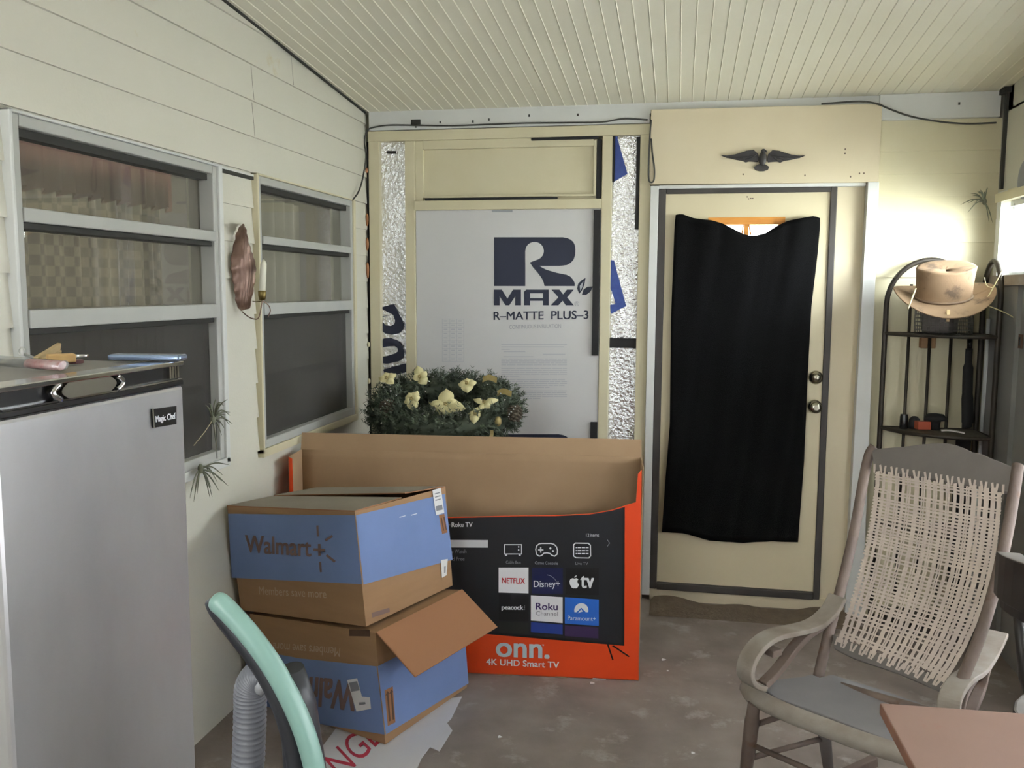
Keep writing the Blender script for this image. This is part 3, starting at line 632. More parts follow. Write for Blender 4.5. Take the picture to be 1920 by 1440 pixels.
# ================================================================== OBJECTS
# --- refrigerator
FX, FY0, FY1, FZ = .60, -3.375, -2.822, 1.466
fr = thing('refrigerator', 'stainless steel upright refrigerator with black handle band beside the siding wall', 'refrigerator', (.32, -3.1, 0))
b = MB(); b.box(.03, .545, FY0, FY1, .02, FZ-.004, M['fridgegrey']); b.build('cabinet', fr, bevel=.006)
b = MB(); b.box(.552, FX, FY0, FY1, .06, 1.412, M['steel']); fdoor = b.build('door', fr, bevel=.008)
hb = MB(); hb.box(.550, FX-.012, FY0, FY1, 1.413, FZ-.006, M['blackplastic']); hb.box(.550, FX+.001, FY0, FY1, 1.413, 1.424, M['blackplastic'])
band = hb.build('handle_band', fr, bevel=.002)
b = MB(); b.box(.545, FX+.003, FY0, FY1, FZ-.010, FZ, M['chrome']); b.build('chrome_edge', band, bevel=.002)
b = MB(); b.box(FX-.012, FX, FY0+.02, FY1-.004, 1.4245, 1.4275, M['chrome']); b.build('chrome_edge', band)
b = MB()
def arcp(yc, s, n=10): return [(FX-.011, yc+s*.018*math.sin(math.pi*k/n), 1.4275+(FZ-.0105-1.4275)*k/n) for k in range(n+1)]
pl = arcp(-3.075, 1)+arcp(-3.195, -1)[::-1]
b.prism([(x+.011, y, z) for x, y, z in pl], (-.011, 0, 0), mat('band_centre', S(112, 108, 96), .3, .6)); b.build('band_centre', band)
b = MB()
for k in range(4): b.box(FX-.012, FX-.004, -2.868+k*.010, -2.861+k*.010, 1.43, 1.456, M['chrome'])
b.build('ridged_end', band)
for yc, sgn in ((-3.055, 1), (-3.215, -1)):
    b = MB(); b.tube([(FX-.002, yc+sgn*.02*math.sin(math.pi*k/12), 1.4275+(FZ-.0105-1.4275)*k/12) for k in range(13)], .006, M['chrome'], 8); b.build('scoop_rim', band)
P = Plane((FX, 0, 0), (1, 0, 0)); b = MB()
bq = [(282.5, 767), (327, 761), (327, 795), (285, 802)]; c0 = [P.at(x, y, .001) for x, y in bq]
b.prism([c0[3], c0[2], c0[1], c0[0]], (.004, 0, 0), M['blackplastic'])
k4 = [P.at(x, y, .0055) for x, y in [(281, 766), (283.5, 765.5), (286, 802.5), (283.5, 803)]]; b.poly([k4[3], k4[2], k4[1], k4[0]], M['chrome'])
P.text(b, 'Magic Chef', (288, 795), (325, 788), (287, 780), M['print_white'], .0056, bold=.035)
b.build('badge', fdoor)
b = MB(); b.box(.05, .53, FY0+.02, FY1-.02, 0, .03, M['blackplastic']); b.build('foot_plinth', fr)
# things lying on top of it
b = MB(); A = V3((.452, -2.872, FZ+.0015)); Bx = V3((.612, -2.850, FZ+.0015)); X = (Bx-A)/2; Yv = V3((-X.y, X.x, 0)).normalized()*.022
b.obox((A+Bx)/2+Yv*.8+V3((0, 0, .0065)), X, Yv, (0, 0, .0065), M['bluechrome']); tag(b.build('flat_case', bevel=.005), 'slim flat silver-blue case lying on the far corner of the refrigerator top', 'case')
t = thing('clothes_peg', 'large pale wooden peg propped on the wooden block on the refrigerator', 'peg', (.44, -2.98, FZ))
zt = FZ+.003
b = MB(); b.strap(spline([pz_(66, 677, zt+.004), pz_(88, 664, zt+.012), pz_(110, 650, zt+.022)], 4), (0, .3, 1), .018, .010, mat('pale_wood', S(206, 182, 138), .6, c2=S(190, 164, 120), vs=30)); b.build('jaw', t, bevel=.002)
b = MB(); b.strap(spline([pz_(70, 679, zt+.002), pz_(92, 668, zt+.006), pz_(112, 660, zt+.010)], 4), (0, .3, 1), .010, .009, MATS['pale_wood']); b.build('jaw', t, bevel=.002)
b = MB(); q0 = pz_(88, 676, zt+.006); q1 = pz_(141, 674, zt+.006); ax = (q1-q0); b.obox((q0+q1)/2+V3((0, 0, .004)), ax/2, V3((-ax.y, ax.x, 0)).normalized()*.014, (0, 0, .009), mat('tan_block', S(188, 150, 100), .6, c2=S(200, 168, 112), vs=25))
tag(b.build('wooden_block', bevel=.003), 'small tan wooden block lying under the pale peg on the refrigerator', 'block')
t = thing('packaged_brush', 'clear plastic pack with a red label lying at the near edge of the refrigerator top', 'package', pz_(60, 690, zt))
b = MB(); p0 = pz_(-6, 676, zt+.008); p1 = pz_(119, 686, zt+.008); b.tube([p0, p0.lerp(p1, .5), p1], .012, M['clearplastic'], 12, flat=(1, .7)); b.build('sleeve', t)
b = MB(); b.tube([p0.lerp(p1, .48), p0.lerp(p1, .98)], .0105, mat('faded_red', S(186, 120, 112), .5, c2=S(214, 190, 186), vs=60), 12, flat=(1, .7)); b.build('card_label', t)
t = thing('ring_tool', 'thin metal tool with a pale ring end lying at the back of the refrigerator top', 'tool', pz_(45, 662, zt))
b = MB(); c = pz_(41, 659, zt+.014); b.tube([c+V3((.008*math.cos(a)*.9, .008*math.cos(a)*.3, .009*math.sin(a))) for a in [k*math.pi/8 for k in range(16)]], .002, M['white'], 6, closed=True); b.build('ring', t)
b = MB(); b.tube([pz_(47, 665, zt+.008), pz_(75, 674, zt+.003)], .003, M['steel'], 8); b.build('shaft', t)
t = thing('metal_stub', 'short chrome-ended stub beside the wooden block on the refrigerator', 'stub', pz_(146, 676, FZ))
b = MB(); b.tube([pz_(143, 668, zt+.004), pz_(165, 667, zt+.004)], .004, M['chrome'], 8); b.build('chrome_end', t)
b = MB(); c = pz_(146, 679, zt); b.box(c.x-.014, c.x+.006, c.y-.012, c.y+.012, FZ, FZ+.008, mat('maroon_bit', S(112, 70, 74), .6)); b.build('grip', t, bevel=.002)

# --- shipping cartons
def frame_face(c00, c10, c01): # plane of a carton face
    return Plane(c00, (V3(c10)-V3(c00)).cross(V3(c01)-V3(c00)))
def carton_quads(c):  # 000 100 110 010 001 101 111 011 with a: left, b: depth
    return c
lowc = [V3(v) for v in [(.678, -1.722, .006), (.112, -1.520, .004), (.29, -1.17, .002), (.857, -1.221, .006), (.664, -1.778, .440), (.085, -1.575, .385), (.28, -1.175, .378), (.841, -1.274, .434)]]
upc = [V3(v) for v in [(.622, -1.752, .449), (.040, -1.546, .390), (.215, -1.175, .380), (.803, -1.247, .440), (.609, -1.814, .874), (.028, -1.608, .812), (.20, -1.175, .793), (.790, -1.308, .856)]]
for c_ in (lowc, upc):                     # keep the two seen faces flat
    for k_, (a_, b_, d_) in ((5, (0, 1, 4)), (7, (0, 3, 4))):
        n_ = (c_[b_]-c_[a_]).cross(c_[d_]-c_[a_]); w_ = V3((0, 1, 0)) if k_ == 5 else V3((1, 0, 0))
        c_[k_] = c_[k_] - w_*((c_[k_]-c_[a_]).dot(n_)/w_.dot(n_))
def walls(c, m, top=False, bottom=True):
    b = MB(); k = 0
    b.v = [v.copy() for v in c]
    for q in ((0, 4, 5, 1), (0, 3, 7, 4), (3, 2, 6, 7), (2, 1, 5, 6)): b.face(list(q), m)
    if bottom: b.face([0, 1, 2, 3], m)
    return b
# lower carton
lc = thing('shipping_carton', 'lower upside-down blue and brown shipping carton with one flap hanging open, standing on the floor', 'cardboard box', (.45, -1.4, 0), 'stacked shipping cartons')
b = walls(lowc, M['card']); PF = frame_face(lowc[0], lowc[1], lowc[4]); PR = frame_face(lowc[0], lowc[3], lowc[4])
d1, d2 = .0016, .0026
PF.poly(b, [(722, 1377), (611, 1359), (470, 1331), (458, 1214), (562, 1234), (706.5, 1249)], M['blue'], d1)
PR.poly(b, [(723, 1377), (878, 1281), (869, 1166), (707.5, 1249)], M['blue'], d1)
PF.text(b, 'Walmart', (668, 1277), (526, 1262), (664, 1332), M['brownink'], d2, bold=.03)
PF.text(b, 'Members save more', (639, 1214), (513, 1204), (638, 1231), M['paleink'], d2)
for pts in ([(655.5, 1179), (694, 1180), (695, 1193), (656, 1192)],): PF.poly(b, pts, M['darkink'], d2)
PR.poly(b, [(720, 1294), (735.5, 1286.5), (740.5, 1354), (726, 1361)], M['cardedge'], d2)
for x in (0, 7): PR.poly(b, [(724+x, 1301-x*.45), (727+x, 1299.5-x*.45), (731+x, 1351-x*.45), (728+x, 1352.5-x*.45)], M['darkink'], .0034); PR.poly(b, [(721.5+x, 1304-x*.45), (725+x, 1295-x*.45), (729+x, 1300-x*.45)], M['darkink'], .0036)
cb_ = b.build('body', lc)
b = MB(); v0, v1 = lowc[4], lowc[7]; e = V3((.944, -.329, 0)); fl = e*(.205*math.cos(.64))-V3((0, 0, .205*math.sin(.64)))
b.prism([v0+e*.004, v0+fl+e*.004+(v0-v1)*.0, v1+fl+e*.004, v1+e*.004], (.002, 0, .0035), M['cardin'], M['cardedge']); b.build('open_flap', lc)
b = MB(); b.poly([lowc[4]-V3((0, 0, .003)), lowc[7]-V3((0, 0, .003)), lowc[6]-V3((0, 0, .003)), lowc[5]-V3((0, 0, .003))], M['card']); b.build('closed_flap', lc)
b = MB(); PF.poly(b, [(652, 1274), (671, 1270.5), (680, 1305), (695, 1306.5), (697, 1328), (669.5, 1333)], M['label'], .004)
PF.poly(b, [(656, 1279), (671, 1276), (676, 1293), (660, 1296)], M['greyprint'], .0046); PF.poly(b, [(674, 1316), (686, 1315), (687, 1319), (675, 1321)], M['greyprint'], .0046)
b.build('shipping_label', cb_)
# upper carton
uc = thing('shipping_carton', 'upper blue and brown shipping carton with its top shut, stacked on the other carton', 'cardboard box', (.42, -1.43, .41), 'stacked shipping cartons')
b = walls(upc, M['card']); PF = frame_face(upc[0], upc[1], upc[4]); PR = frame_face(upc[0], upc[3], upc[4])
PF.poly(b, [(679.5, 1095), (435, 1083), (428, 963), (665.5, 966)], M['blue'], d1)
PR.poly(b, [(681, 1096), (848, 1049), (833.5, 926), (666.5, 966)], M['blue'], d1)
PF.text(b, 'Walmart', (462, 1035), (584, 1043), (461, 1003), M['brownink'], d2, bold=.03)
for x0, y0, x1, y1, wd in ((590, 1030, 609, 1031, 5), (599.5, 1021, 600, 1040, 5), (596, 986, 597, 1004, 4), (601, 1054, 602.5, 1071, 4), (612, 1012, 623, 1005, 4.5), (614, 1041, 628, 1052, 4.5)): PF.line(b, [(x0, y0), (x1, y1)], wd, M['brownink'], d2)
PF.text(b, 'Members save more', (487, 1114), (613, 1121), (486, 1099), M['paleink'], d2)
PR.poly(b, [(695.5, 1149), (729, 1139), (730, 1147), (697, 1158)], M['brownink'], d2)
PR.poly(b, [(822, 966), (832, 963), (838, 998), (828, 1001)], M['cardedge'], d2)
for x in (0, 5): PR.poly(b, [(825+x, 971-x*.3), (827+x, 970-x*.3), (831.5+x, 994-x*.3), (829.5+x, 995-x*.3)], M['darkink'], .0034)
for x, y in ((748, 967), (770, 963)): PR.poly(b, [(x, y+2), (x+11, y-1), (x+11, y+.5), (x, y+3.5)], M['label'], d2)
cb_ = b.build('body', uc)
m0 = upc[4].lerp(upc[7], .48); m1 = upc[5].lerp(upc[6], .48); u = V3((0, 0, .004))
b = MB(); b.prism([upc[4]+u, m0+u*1.6-(m0-m1)*.0, m1+u*1.5, upc[5]+u], (0, 0, -.004), mat('dusty_card', S(150, 142, 130), .8, c2=S(140, 131, 118), vs=6), M['cardedge']); b.build('top_flap', uc)
m2 = upc[4].lerp(upc[7], .52); m3 = upc[5].lerp(upc[6], .49)
b = MB(); b.prism([m2+u*5, upc[7]+u, upc[6]+u, m3+u*2], (0, 0, -.004), MATS['dusty_card'], M['cardedge']); b.build('top_flap', uc)
b = MB(); PR.poly(b, [(809, 919), (825, 914.5), (831.5, 961), (816, 966)], M['label'], .004); PR.poly(b, [(815, 949), (827, 946), (828.5, 955), (816.5, 958)], M['greyprint'], .0046)
for k in range(3): PR.poly(b, [(813+k*.7, 925+k*6), (823+k*.7, 922+k*6), (823.3+k*.7, 924+k*6), (813.3+k*.7, 927+k*6)], M['greyprint'], .0046)
b.build('shipping_label', cb_)
b = MB(); PR.poly(b, [(825, 1050), (838, 1047.5), (836, 1078), (827, 1083)], M['label'], .004); PR.poly(b, [(831, 1062), (834, 1061), (833.5, 1073), (831, 1074)], M['greyprint'], .0046); b.build('barcode_sticker', cb_)

# --- big television carton
U = V3((.9951, .0988, 0)); Nf = V3((.0988, -.9951, 0)); FR = V3((1.544, -1.011, 0)); FL_ = FR-U*1.485; DP = -Nf*.17; TH = .918
tv = thing('television_carton', 'long opened television carton with orange edges and a black screen picture, inside cardboard showing', 'cardboard box', (FR+FL_)/2)
P = Plane(FR, Nf)
cut = [(1197, 1277), (1203.3, 880.5), (1196, 889), (1192.5, 941.5), (1177, 946), (1147, 956), (1105.5, 963), (1040, 966), (973.6, 966.5), (833, 970), (640, 972), (572, 966), (551, 950), (548, 860), (542, 850)]
b = MB(); fp = [P.at(x, y) for x, y in cut]; fp[0] = FR+V3((0, 0, .002)); fp[-1] = FL_+V3((0, 0, TH)); fp.append(FL_+V3((0, 0, .002)))
b.prism(fp[::-1], DP.normalized()*.004, M['orange'], M['cardin'])
q = [.0012+.0007*k for k in range(6)]
P.poly(b, [(1170.5, 1210.5), (924, 1189.5), (560, 1158), (560, 976), (833, 971.5), (973.6, 968), (1040, 967.5), (1105.5, 964.5), (1147, 957.5), (1171.5, 950.5)], M['tvblack'], q[0])
P.poly(b, [(1170.5, 1210.5), (924, 1189.5), (700, 1170), (700, 1166), (924, 1185), (1166, 1206), (1167.5, 951.5), (1171.5, 950.5)], M['tile_black'], q[1])
for pts in ([(1138, 1208), (1141, 1208), (1150.5, 1237), (1148, 1238)], [(1147, 1211), (1151, 1210), (1180.5, 1230), (1179, 1232)]): P.poly(b, pts, M['tile_black'], q[0])
ob_ = mat('logo_pale', S(190, 206, 214), .5)
P.text(b, 'onn.', (931, 1230.5), (1029, 1234.5), (931, 1205), ob_, q[0], bold=.05)
P.text(b, '™', (1016, 1211), (1020, 1211), (1016, 1208), ob_, q[0])
P.text(b, '4K UHD Smart TV', (912, 1246), (1048, 1252.5), (912, 1234.5), M['print_white'], q[0], bold=.025)
P.text(b, 'Roku TV', (847, 988), (886, 987.5), (847, 979.5), M['print_white'], q[1], bold=.03); P.rect(b, 842, 983.5, 844.5, 984.5, M['print_grey'], q[1])
P.poly(b, [(838, 1026), (915, 1026.5), (915, 1012.5), (838, 1012)], mat('menu_bar', S(206, 208, 212), .4), q[1])
P.text(b, 'What to Watch', (822, 1037.5), (874.5, 1037), (822, 1030.5), M['print_grey'], q[1]); P.text(b, 'Featured Free', (822, 1051.5), (871, 1051), (822, 1044.5), M['print_grey'], q[1])
P.text(b, '12 items', (1099, 1006), (1123, 1006), (1099, 1000), M['print_white'], q[1])
W_ = M['print_white']
P.line(b, [(946, 1021), (978, 1021), (978, 1038.5), (946, 1038.5), (946, 1021)], 1.8, W_, q[1])
for y in (1025, 1031): P.disc(b, 972.5, y, 1.5, 1.7, W_, q[2], 10)
for x in (949, 974.5): P.rect(b, x-2, 1038.5, x+2, 1042, W_, q[1])
gc = [(1004.5, 1030), (1006, 1023.5), (1011, 1019.5), (1016, 1018.8), (1033, 1018.8), (1039, 1020.5), (1043.5, 1025), (1045.5, 1032), (1044.5, 1039), (1040, 1042.5), (1035, 1041), (1031, 1037.5), (1026, 1036.5), (1020, 1037), (1016, 1041), (1011, 1042.5), (1006, 1039), (1004.5, 1030)]
P.line(b, gc, 2, W_, q[1]); P.rect(b, 1009, 1029.6, 1019, 1032, W_, q[1]); P.rect(b, 1012.8, 1025.5, 1015.2, 1036, W_, q[2]); P.disc(b, 1032, 1028, 2, 2, W_, q[1], 10); P.disc(b, 1037, 1033, 2, 2, W_, q[1], 10)
P.line(b, [(1079, 1018), (1103, 1018.5), (1107, 1022), (1107.5, 1042), (1104, 1046), (1080, 1045.5), (1075.5, 1042), (1075.5, 1021.5), (1079, 1018)], 2, W_, q[1])
for k in range(3):
    y = 1025.5+5.6*k; P.rect(b, 1079.5, y, 1081.5, y+2, W_, q[1])
    for x0, x1 in ((1083, 1090), (1091, 1097), (1098, 1103.5)): P.rect(b, x0, y, x1, y+2, W_, q[1])
P.text(b, 'Cable Box', (948.5, 1056.5), (977, 1057), (948.5, 1051), M['print_grey'], q[1]); P.text(b, 'Game Console', (1003, 1058), (1046, 1058.7), (1003, 1052), M['print_grey'], q[1]); P.text(b, 'Live TV', (1079, 1058.7), (1102.5, 1059.2), (1079, 1053.3), M['print_grey'], q[1])
P.line(b, [(1139, 1012), (1143, 1018), (1139, 1024)], 1, M['print_grey'], q[1])
P.poly(b, [(935, 1110.7), (991, 1112.2), (991, 1063.8), (935, 1063.8)], M['tile_white'], q[1])
P.text(b, 'NETFLIX', (941.5, 1093), (984, 1094), (941.5, 1083), M['print_red'], q[2], bold=.03)
P.poly(b, [(997.5, 1112.5), (1055.5, 1114), (1055.5, 1064.5), (997.5, 1064)], M['tile_navy'], q[1])
P.text(b, 'Disney+', (1001, 1104.5), (1050, 1104), (1001, 1088.5), W_, q[2])
P.line(b, [(1026, 1077.5), (1033, 1079.5), (1040, 1085), (1045, 1093)], .9, M['print_grey'], q[2])
P.poly(b, [(1061, 1114.2), (1122.7, 1115.8), (1122.7, 1064.8), (1061, 1064.6)], M['tile_black'], q[1])
P.poly(b, [(1076, 1103), (1072, 1101.5), (1068.5, 1095), (1067.8, 1089), (1070, 1085), (1074, 1083.6), (1077, 1084.8), (1080.5, 1083.6), (1084.5, 1085.5), (1082.5, 1088.5), (1083, 1093), (1086, 1095.5), (1083, 1101), (1080, 1103), (1078, 1102.2)], W_, q[2]); P.poly(b, [(1077, 1083), (1077.3, 1080.5), (1081, 1078), (1080.8, 1081)], W_, q[2])
P.text(b, 'tv', (1089, 1102), (1113, 1102.4), (1089, 1079.5), W_, q[2], bold=.035)
P.poly(b, [(935.5, 1162.5), (991, 1165), (991, 1115.6), (935.5, 1114)], M['tile_black'], q[1]); P.text(b, 'peacock', (941, 1145), (981, 1145.5), (941, 1134), W_, q[2], bold=.035)
for k, y in enumerate((1135, 1138, 1141)): P.rect(b, 983, y, 984.3, y+2, M['print_grey'], q[2])
P.poly(b, [(995.5, 1163), (1055, 1168), (1055, 1119.5), (995.5, 1116)], M['tile_white'], q[1]); P.text(b, 'Roku', (1005, 1142.7), (1045.5, 1143.5), (1005, 1130), M['print_purple'], q[2], bold=.03); P.text(b, 'Channel', (1005, 1153.3), (1046, 1154.5), (1005, 1145.5), M['greyprint'], q[2])
P.poly(b, [(1059, 1169), (1122.7, 1173.3), (1122.7, 1123.8), (1059, 1119.5)], M['tile_blue'], q[1])
P.disc(b, 1090, 1144, 13.2, 13.5, W_, q[2], 24, 165, 375); P.poly(b, [(1077, 1151), (1090, 1139), (1103, 1152)], M['tile_blue'], q[3]); P.poly(b, [(1083, 1149.5), (1090, 1141.5), (1093, 1146), (1089, 1147)], W_, q[4])
P.text(b, 'Paramount+', (1064.5, 1162), (1117, 1164), (1064.5, 1154), W_, q[2])
P.poly(b, [(936, 1186), (991, 1189), (991, 1167.5), (936, 1165)], M['tile_olive'], q[1]); P.poly(b, [(995.5, 1185), (1055, 1189.5), (1055, 1171), (995.5, 1166)], M['tile_deep'], q[1]); P.poly(b, [(1059, 1192), (1122, 1197), (1122, 1176.5), (1059, 1172)], M['tile_purple'], q[1])
P.poly(b, [(933, 1266.5), (960, 1267.5), (960, 1264.5), (935, 1264)], M['cardin'], q[0]); P.poly(b, [(1040, 1270), (1065, 1271.5), (1062, 1268.5), (1042, 1268)], M['cardin'], q[0]); P.poly(b, [(1108, 1274), (1137, 1276), (1136, 1273), (1112, 1271)], M['label'], q[0])
b.build('front_panel', tv)
bk0 = FL_+DP; bk1 = FR+DP
b = MB(); k = 24
def backp(u, v):
    p = bk0.lerp(bk1, u); z = TH*v; return p + V3((0, 0, z)) - DP*(.03*math.sin(math.pi*u)*math.sin(math.pi*v)) + DP*.01*math.sin(v*22+u*3)*(1 if v > .5 else 0)*u
b.grid(backp, 24, 30, M['cardin']); b.build('back_panel', tv, solid=.005)
b = MB()
def flapp(u, v):
    p = bk0.lerp(bk1, u); return p + V3((0, 0, TH+.012*(1-v)*0+.072*v)) + DP*(.10*v) + DP*.02*math.sin(u*9)*v
b.grid(flapp, 24, 3, M['cardin'], smooth=False); b.build('top_flap', tv, solid=.005)
b = MB(); b.prism([FL_+V3((0, 0, .002)), FL_+V3((0, 0, TH)), bk0+V3((0, 0, TH)), bk0+V3((0, 0, .002))], U*.004, M['orange'], M['cardin']); b.poly([FL_+U*.005+V3((0, 0, .01)), bk0+U*.005+V3((0, 0, .01)), bk0+U*.005+V3((0, 0, TH)), FL_+U*.005+V3((0, 0, TH))], M['cardin']); b.build('side_panel', tv)
b = MB(); b.prism([FR+V3((0, 0, .002)), bk1+V3((0, 0, .002)), bk1+V3((0, 0, TH)), FR+V3((0, 0, TH-.01))], -U*.004, M['orange'], M['cardin']); b.build('side_panel', tv)
b = MB(); b.prism([FL_+V3((0, 0, .006)), FR+V3((0, 0, .006)), bk1+V3((0, 0, .006)), bk0+V3((0, 0, .006))], (0, 0, -.004), M['cardin']); b.build('bottom_panel', tv)

# --- storage tote behind it and the wreath lying on top
t = thing('storage_tote', 'dark red tote just showing behind the television carton below the wreath', 'storage box', (.55, -.45, 0))
b = MB(); b.hexa([(.26, -.68, .0), (.72, -.68, 0), (.72, -.22, 0), (.26, -.22, 0), (.22, -.72, .88), (.76, -.72, .88), (.76, -.18, .88), (.22, -.18, .88)], M['redbow']); b.build('tub', t, bevel=.01)
b = MB(); b.box(.205, .775, -.735, -.165, .88, .905, M['redbow']); b.build('lid', t, bevel=.008)

wr = thing('christmas_wreath', 'artificial pine wreath with ivory poinsettias resting on the tote behind the television carton', 'wreath', (.59, -.52, .93))
C0 = V3((.585, -.55, 1.055)); Rx = Matrix.Rotation(math.radians(24), 3, 'X'); RA, RB, RT_ = .285, .185, .095
def wpt(a, q, r): # point of the ring: angle round the ring, angle round the section
    rad = V3((math.cos(a), math.sin(a), 0)); c = V3((math.cos(a)*RA, math.sin(a)*RB, 0)); return C0 + Rx @ (c + rad*(r*math.cos(q)) + V3((0, 0, r*math.sin(q)))), (Rx @ (rad*math.cos(q)+V3((0, 0, math.sin(q))))).normalized()
rnd = random.Random(3)
b = MB()
b.tube([C0 + Rx @ V3((math.cos(a)*RA, math.sin(a)*RB, 0)) for a in [k*math.pi/24 for k in range(48)]], .06, M['green'], 8, closed=True)
for i in range(1700):
    a = rnd.uniform(0, 6.283); q_ = rnd.uniform(0, 6.283); base, n = wpt(a, q_, .05)
    d = (n + V3((rnd.uniform(-.7, .7), rnd.uniform(-.7, .7), rnd.uniform(-.5, .5)))).normalized(); L = rnd.uniform(.03, .075); tip = base+d*L
    tip.z = max(tip.z, .93); s = d.orthogonal().normalized(); m = M['green'] if rnd.random() < .75 else M['green2']
    for k in range(7):
        f = (k+1)/7; p = base.lerp(tip, f); r2 = Matrix.Rotation(k*2.4, 3, d) @ s
        for sg in (1, -1):
            e2 = p + (r2*sg*.8+d*.6)*.022; e2.z = max(e2.z, .928); wdt = d.cross(r2)*.0035
            b.poly([p-wdt, p+wdt, e2], m)
b.build('pine_needles', wr)['kind'] = 'stuff'
WP = lambda x, y, yy=-.70: pix(x, y, C0+V3((0, -.10, .05)), (0, .75, -.66))
def petal(b, c, d, n, L, w_, m):
    d = d.normalized(); s = d.cross(n).normalized()
    b.grid(lambda u, v: c + d*(L*u) + s*(w_*(v-.5)*2*math.sin(math.pi*min(1, u*.86+.14))**.8) + n*(.012*math.sin(u*3)-.01*abs(v-.5)*2), 6, 4, m)
nrm = V3((0, -.75, .66)).normalized()
def flower(px, py, sc, m, angs, nm, mm='gold'):
    c = WP(px, py)+nrm*.028; sc *= 1.12; b = MB(); rt = V3((1, 0, 0)); uq = nrm.cross(rt).normalized()*-1
    uq = V3((0, .66, .75))
    for ang, L, w_ in angs:
        d = rt*math.cos(math.radians(ang))+uq*math.sin(math.radians(ang)); petal(b, c, d, nrm, L*sc, w_*sc, m)
    for k in range(5): b.ell(c+nrm*.012+V3((.006*math.cos(k*1.26), 0, .006*math.sin(k*1.26))), (.004,)*3, M[mm], nu=6, nv=5)
    b.build(nm, wr)
flower(838, 766, 1.0, M['ivory'], [(98, .085, .034), (-8, .085, .028), (172, .075, .02), (215, .05, .022), (-60, .055, .030), (-115, .05, .03), (35, .05, .028)], 'poinsettia')
flower(790, 715, .7, M['ivory'], [(110, .1, .03), (60, .06, .03), (-40, .06, .034), (160, .05, .03)], 'poinsettia')
flower(775, 756, .7, M['ivory'], [(70, .07, .03), (120, .06, .034), (-70, .08, .036), (30, .05, .03), (200, .05, .03)], 'poinsettia')
flower(878, 727, .65, M['ivory'], [(20, .06, .03), (100, .05, .03), (180, .06, .03), (-80, .06, .04)], 'poinsettia')
flower(910, 762, .65, M['ivory'], [(20, .09, .026), (160, .08, .02), (-40, .05, .03), (-110, .07, .02)], 'poinsettia')
flower(893, 783, .6, M['ivory'], [(80, .06, .03), (-90, .07, .034), (0, .04, .03), (180, .05, .03)], 'poinsettia')
flower(728, 717, .65, M['ivory'], [(40, .07, .03), (110, .06, .03), (-30, .06, .03), (170, .06, .03)], 'poinsettia')
for (x, y) in ((905, 712), (932, 738)): c = WP(x, y); b = MB(); b.strap(spline([c, c+V3((.03, .0, .012)), c+V3((.07, -.01, .0))], 5), (0, .5, 1), .028, .002, M['gold']); b.build('gold_ribbon', wr)
c = WP(934, 790); b = MB(); b.ell(c, (.016, .014, .024), M['gold']); b.build('gold_bud', wr); c = WP(922, 815); b = MB(); b.strap(spline([c+V3((.0, 0, .02)), c, c+V3((-.008, -.005, -.022))], 4), (1, 0, 0), .016, .002, M['gold']); b.build('gold_ribbon', wr)
def cone_(px, py, r, nm='pine_cone'):
    c = WP(px, py); b = MB(); b.ell(c, (r*.62, r*.62, r*.9), M['cone'], nu=10, nv=8)
    for k in range(46):
        h = -0.85+1.7*k/46; a = k*2.4; rr = r*.72*math.sqrt(max(0, 1-h*h)); p = c+V3((rr*math.cos(a), rr*math.sin(a), r*h*.95)); b.ell(p, (.009, .009, .005), M['cone'], nu=6, nv=4)
        if k % 4 == 0: b.ell(p+V3((0, -.007, .004)), (.003,)*3, M['print_white'], nu=5, nv=4)
    b.build(nm, wr)
cone_(727, 765, .048); cone_(965, 775, .042)
for (x, y) in ((708, 736), (722, 733), (735, 740), (718, 800), (806, 722), (800, 741), (745, 748), (915, 728), (940, 745), (948, 757), (905, 757)):
    b = MB(); b.ell(WP(x, y)+nrm*.03, (.0045,)*3, M['chrome'], nu=6, nv=5); b.build('bead', wr)
b = MB(); b.tube(spline([py_(921, 822, -.80), py_(926, 829, -.81), py_(938, 835, -.815), py_(950, 834, -.815), py_(959, 828, -.80), py_(962, 820, -.78)], 4), .0022, M['gasket'], 6); b.build('hanging_wire', wr)

# --- leaf sconce with a candle
sc = thing('candle_sconce', 'bronze leaf wall sconce holding a white candle between the two left windows', 'sconce', (.02, -1.42, 1.7))
b = MB()
LO = [(455, 420), (446, 432), (440, 452), (434, 480), (433, 505), (437, 530), (440, 552), (444, 572), (452, 583)]; RO = [(456, 420), (461, 430), (465, 448), (470, 468), (475, 482), (479, 500), (478, 525), (474, 550), (468, 578)]
lp = spline([px_(x, y, .02) for x, y in LO], 6); rp = spline([px_(x, y, .075) for x, y in RO], 6); NL = len(lp)-1
def leafp(u, v):
    i = min(int(v*NL), NL); a, c = lp[i], rp[i]; p = a.lerp(c, u)
    rib = abs(((u*7+v*2.2) % 1)-.5); p.x += .028*math.sin(math.pi*u)*math.sin(math.pi*min(1, v*1.05))*(.6) + .007*(rib-.25)*math.sin(math.pi*u)
    p.y += .004*math.sin(v*60)*(abs(u-.5)*2)**3; return p
b.grid(leafp, 28, NL, M['leafbronze']); b.build('leaf_plate', sc, solid=.003)
ctop = px_(494.5, 488, .115); cbot = px_(491.5, 553, .115)
b = MB(); b.tube([cbot, cbot.lerp(ctop, .9), ctop-V3((0, 0, .004)), ctop+V3((0, 0, .004))], [.0125, .0115, .007, .001], M['wax'], 14); cnd = b.build('candle', sc)
b = MB(); b.tube([ctop, ctop+V3((0, 0, .010))], .001, M['gasket'], 5); b.build('wick', cnd)
b = MB(); b.lathe([(.006, -.024), (.012, -.022), (.015, -.006), (.0155, .010), (.014, .012), (.0, .012)], cbot+V3((0, 0, .004)), M['brass'], n=16); b.build('candle_cup', sc)
cc = cbot-V3((0, 0, .022))
